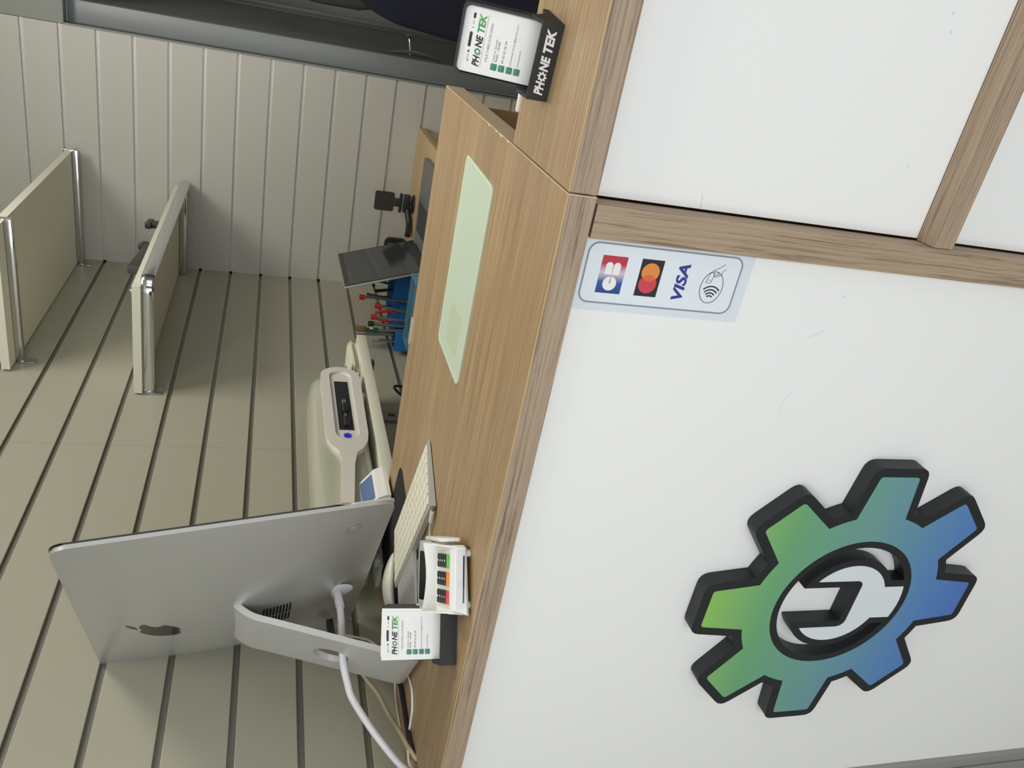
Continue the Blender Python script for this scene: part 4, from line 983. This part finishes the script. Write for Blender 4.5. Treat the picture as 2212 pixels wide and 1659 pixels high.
tweezer(-0.885, 1.87, 0.150, BLACKM, 'short black tweezers behind the red capped screwdrivers', (-0.012, 0), 0.006)
tweezer(-0.830, 1.92, 0.155, BLACKM, 'black tweezers leaning in the rear blue bin', (-0.03, 0), 0.006)
br = thing('cleaning_brush', 'small brush with tan bristles standing in the blue organiser', 'brush', (-0.945, 1.790, 0.942))
tube('handle', [(0, 0, 0), (-0.006, 0, 0.19)], 0.004, STEEL, br, 10, 1)
bx('bristles', -0.012, 0.012, -0.006, 0.006, 0.0, 0.034, mat('tan_bristles', (120, 104, 62), 0.9), br, 0.001, M=Matrix.Translation((-0.006, 0, 0.188)) @ Matrix.Rotation(-0.05, 4, 'Y'))

# socket strip and looped cable low on the left wall
sk = thing('socket_trunking', 'grey trunking piece with a socket hole low on the left wall', 'trunking', (LX, 1.32, 1.02))
bx('cover', 0.0005, 0.012, -0.028, 0.028, -0.06, 0.115, mat('pale_grey_trunking', (150, 150, 146), 0.5), sk, 0.002)
bx('hole_plug', 0.012, 0.0135, -0.007, 0.007, 0.060, 0.080, mat('brown_plug', (92, 66, 50), 0.6), sk, 0.0006)
o_ = tube('looped_cable', [(-1.000, 1.46, 0.98), (-0.985, 1.455, 1.045), (-0.975, 1.435, 1.072), (-0.975, 1.405, 1.068), (-0.985, 1.385, 1.04), (-0.995, 1.375, 0.97)], 0.004, mat('black_rubber_cable', (36, 38, 40), 0.45))
tag(o_, 'black cable looping up against the left wall below the shelf', 'cable')
# clear key ring clip lying at the rear edge of the counter
o_ = bmesh.new(); ribbon(o_, rrect(-0.026, 0.026, -0.006, 0.006, 0.0055, 5), 0.0022, 0, 0.003, None, True); ribbon(o_, [(-0.018, 0.0), (0.0, 0.0018), (0.018, 0.0)], 0.002, 0, 0.003)
o_ = obj('metal_clip', o_, mat('pale_metal_clip', (214, 208, 190), 0.35, 0.4)); o_.location = (-0.440, 0.650, ZT + 0.0002); o_.rotation_euler = (0, 0, 0.1)
tag(o_, 'small pale metal clip at the rear edge of the countertop', 'clip')

# ------------------------------------------------------------------ coats hanging beyond the gate
rl = thing('coat_rail', 'steel coat rail carrying the hanging coats by the doorway', 'rail', (0, 0, 0))
tube('rail', [(0.10, 2.44, 1.86), (1.3, 2.44, 1.86)], 0.011, STEEL, rl, 14, 1)
tube('rail_post', [(0.10, 2.44, 1.86), (0.10, 2.40, 2.18)], 0.007, STEEL, rl, 12, 1)
tube('rail_post', [(1.28, 2.44, 1.86), (1.28, 2.40, 2.18)], 0.007, STEEL, rl, 12, 1)
def coat(name, label, cols, ztop, yc, left, right, m, nf, amp, seed):
    """left/right: [(z, x)] outlines from top to bottom"""
    rnd = random.Random(seed); bm = bmesh.new(); nz = 36; n = 72
    def at(L, z):
        for (za, xa), (zb_, xb) in zip(L, L[1:]):
            if za >= z >= zb_: return xa + (xb - xa) * (za - z) / (za - zb_)
        return L[-1][1]
    z0, z1 = left[0][0], left[-1][0]; rings = []
    ph = [rnd.uniform(0, 6) for _ in range(4)]
    for i in range(nz + 1):
        z = z0 + (z1 - z0) * i / nz; xl, xr = at(left, z), at(right, z); c = (xl + xr) / 2; w = (xr - xl) / 2
        thick = 0.05 + 0.035 * math.sin(PI * min(1, i / nz * 1.3) * 0.6)
        if i == 0: thick *= 0.35
        ring = []
        for k in range(n):
            a = 2 * PI * k / n; f = amp * (0.3 + i / nz) * (math.sin(nf * a + ph[0] + 2.0 * i / nz) + 0.6 * math.sin((nf * 1.7 // 1) * a + ph[1] - 3 * i / nz))
            ring.append(bm.verts.new((c + w * math.cos(a), yc + thick * math.sin(a) + f * abs(math.sin(a)), z)))
        rings.append(ring)
    for a, b in zip(rings, rings[1:]):
        for k in range(n): bm.faces.new((a[k], a[(k + 1) % n], b[(k + 1) % n], b[k]))
    bm.faces.new(rings[0][::-1]); bm.faces.new(rings[-1])
    t = thing(name, label, 'coat', (0, 0, 0)); obj('cloth', bm, m, t, auto=80)
    tube('hanger_hook', [((left[0][1] + right[0][1]) / 2, yc, z0 - 0.01), ((left[0][1] + right[0][1]) / 2, yc, 1.845), ((left[0][1] + right[0][1]) / 2, 2.44, 1.874)], 0.003, STEEL, t, 8, 1)
    return t
coat('navy_coat', 'dark navy coat hanging behind the gate ledge', 1, 1.6, 2.28,
     [(1.62, 0.22), (1.45, 0.12), (1.205, 0.030), (1.171, 0.005), (1.089, -0.022), (0.974, -0.034), (0.839, -0.046), (0.60, -0.07), (0.40, -0.08)],
     [(1.62, 0.30), (1.45, 0.46), (1.2, 0.52), (0.40, 0.56)], mat('navy_cloth', (24, 27, 46), 0.9, noise=0.25, nscale=9, bump=0.4, bscale=600), 5, 0.012, 2)
coat('grey_coat', 'dark grey coat hanging behind the navy one', 1, 1.7, 2.62,
     [(1.70, 0.12), (1.55, -0.010), (1.411, -0.016), (1.316, -0.022), (1.18, -0.020), (1.10, 0.0), (0.6, 0.02)],
     [(1.70, 0.20), (1.55, 0.36), (1.1, 0.42), (0.6, 0.42)], mat('warm_grey_cloth', (78, 78, 72), 0.9, noise=0.1, nscale=6), 4, 0.008, 5)
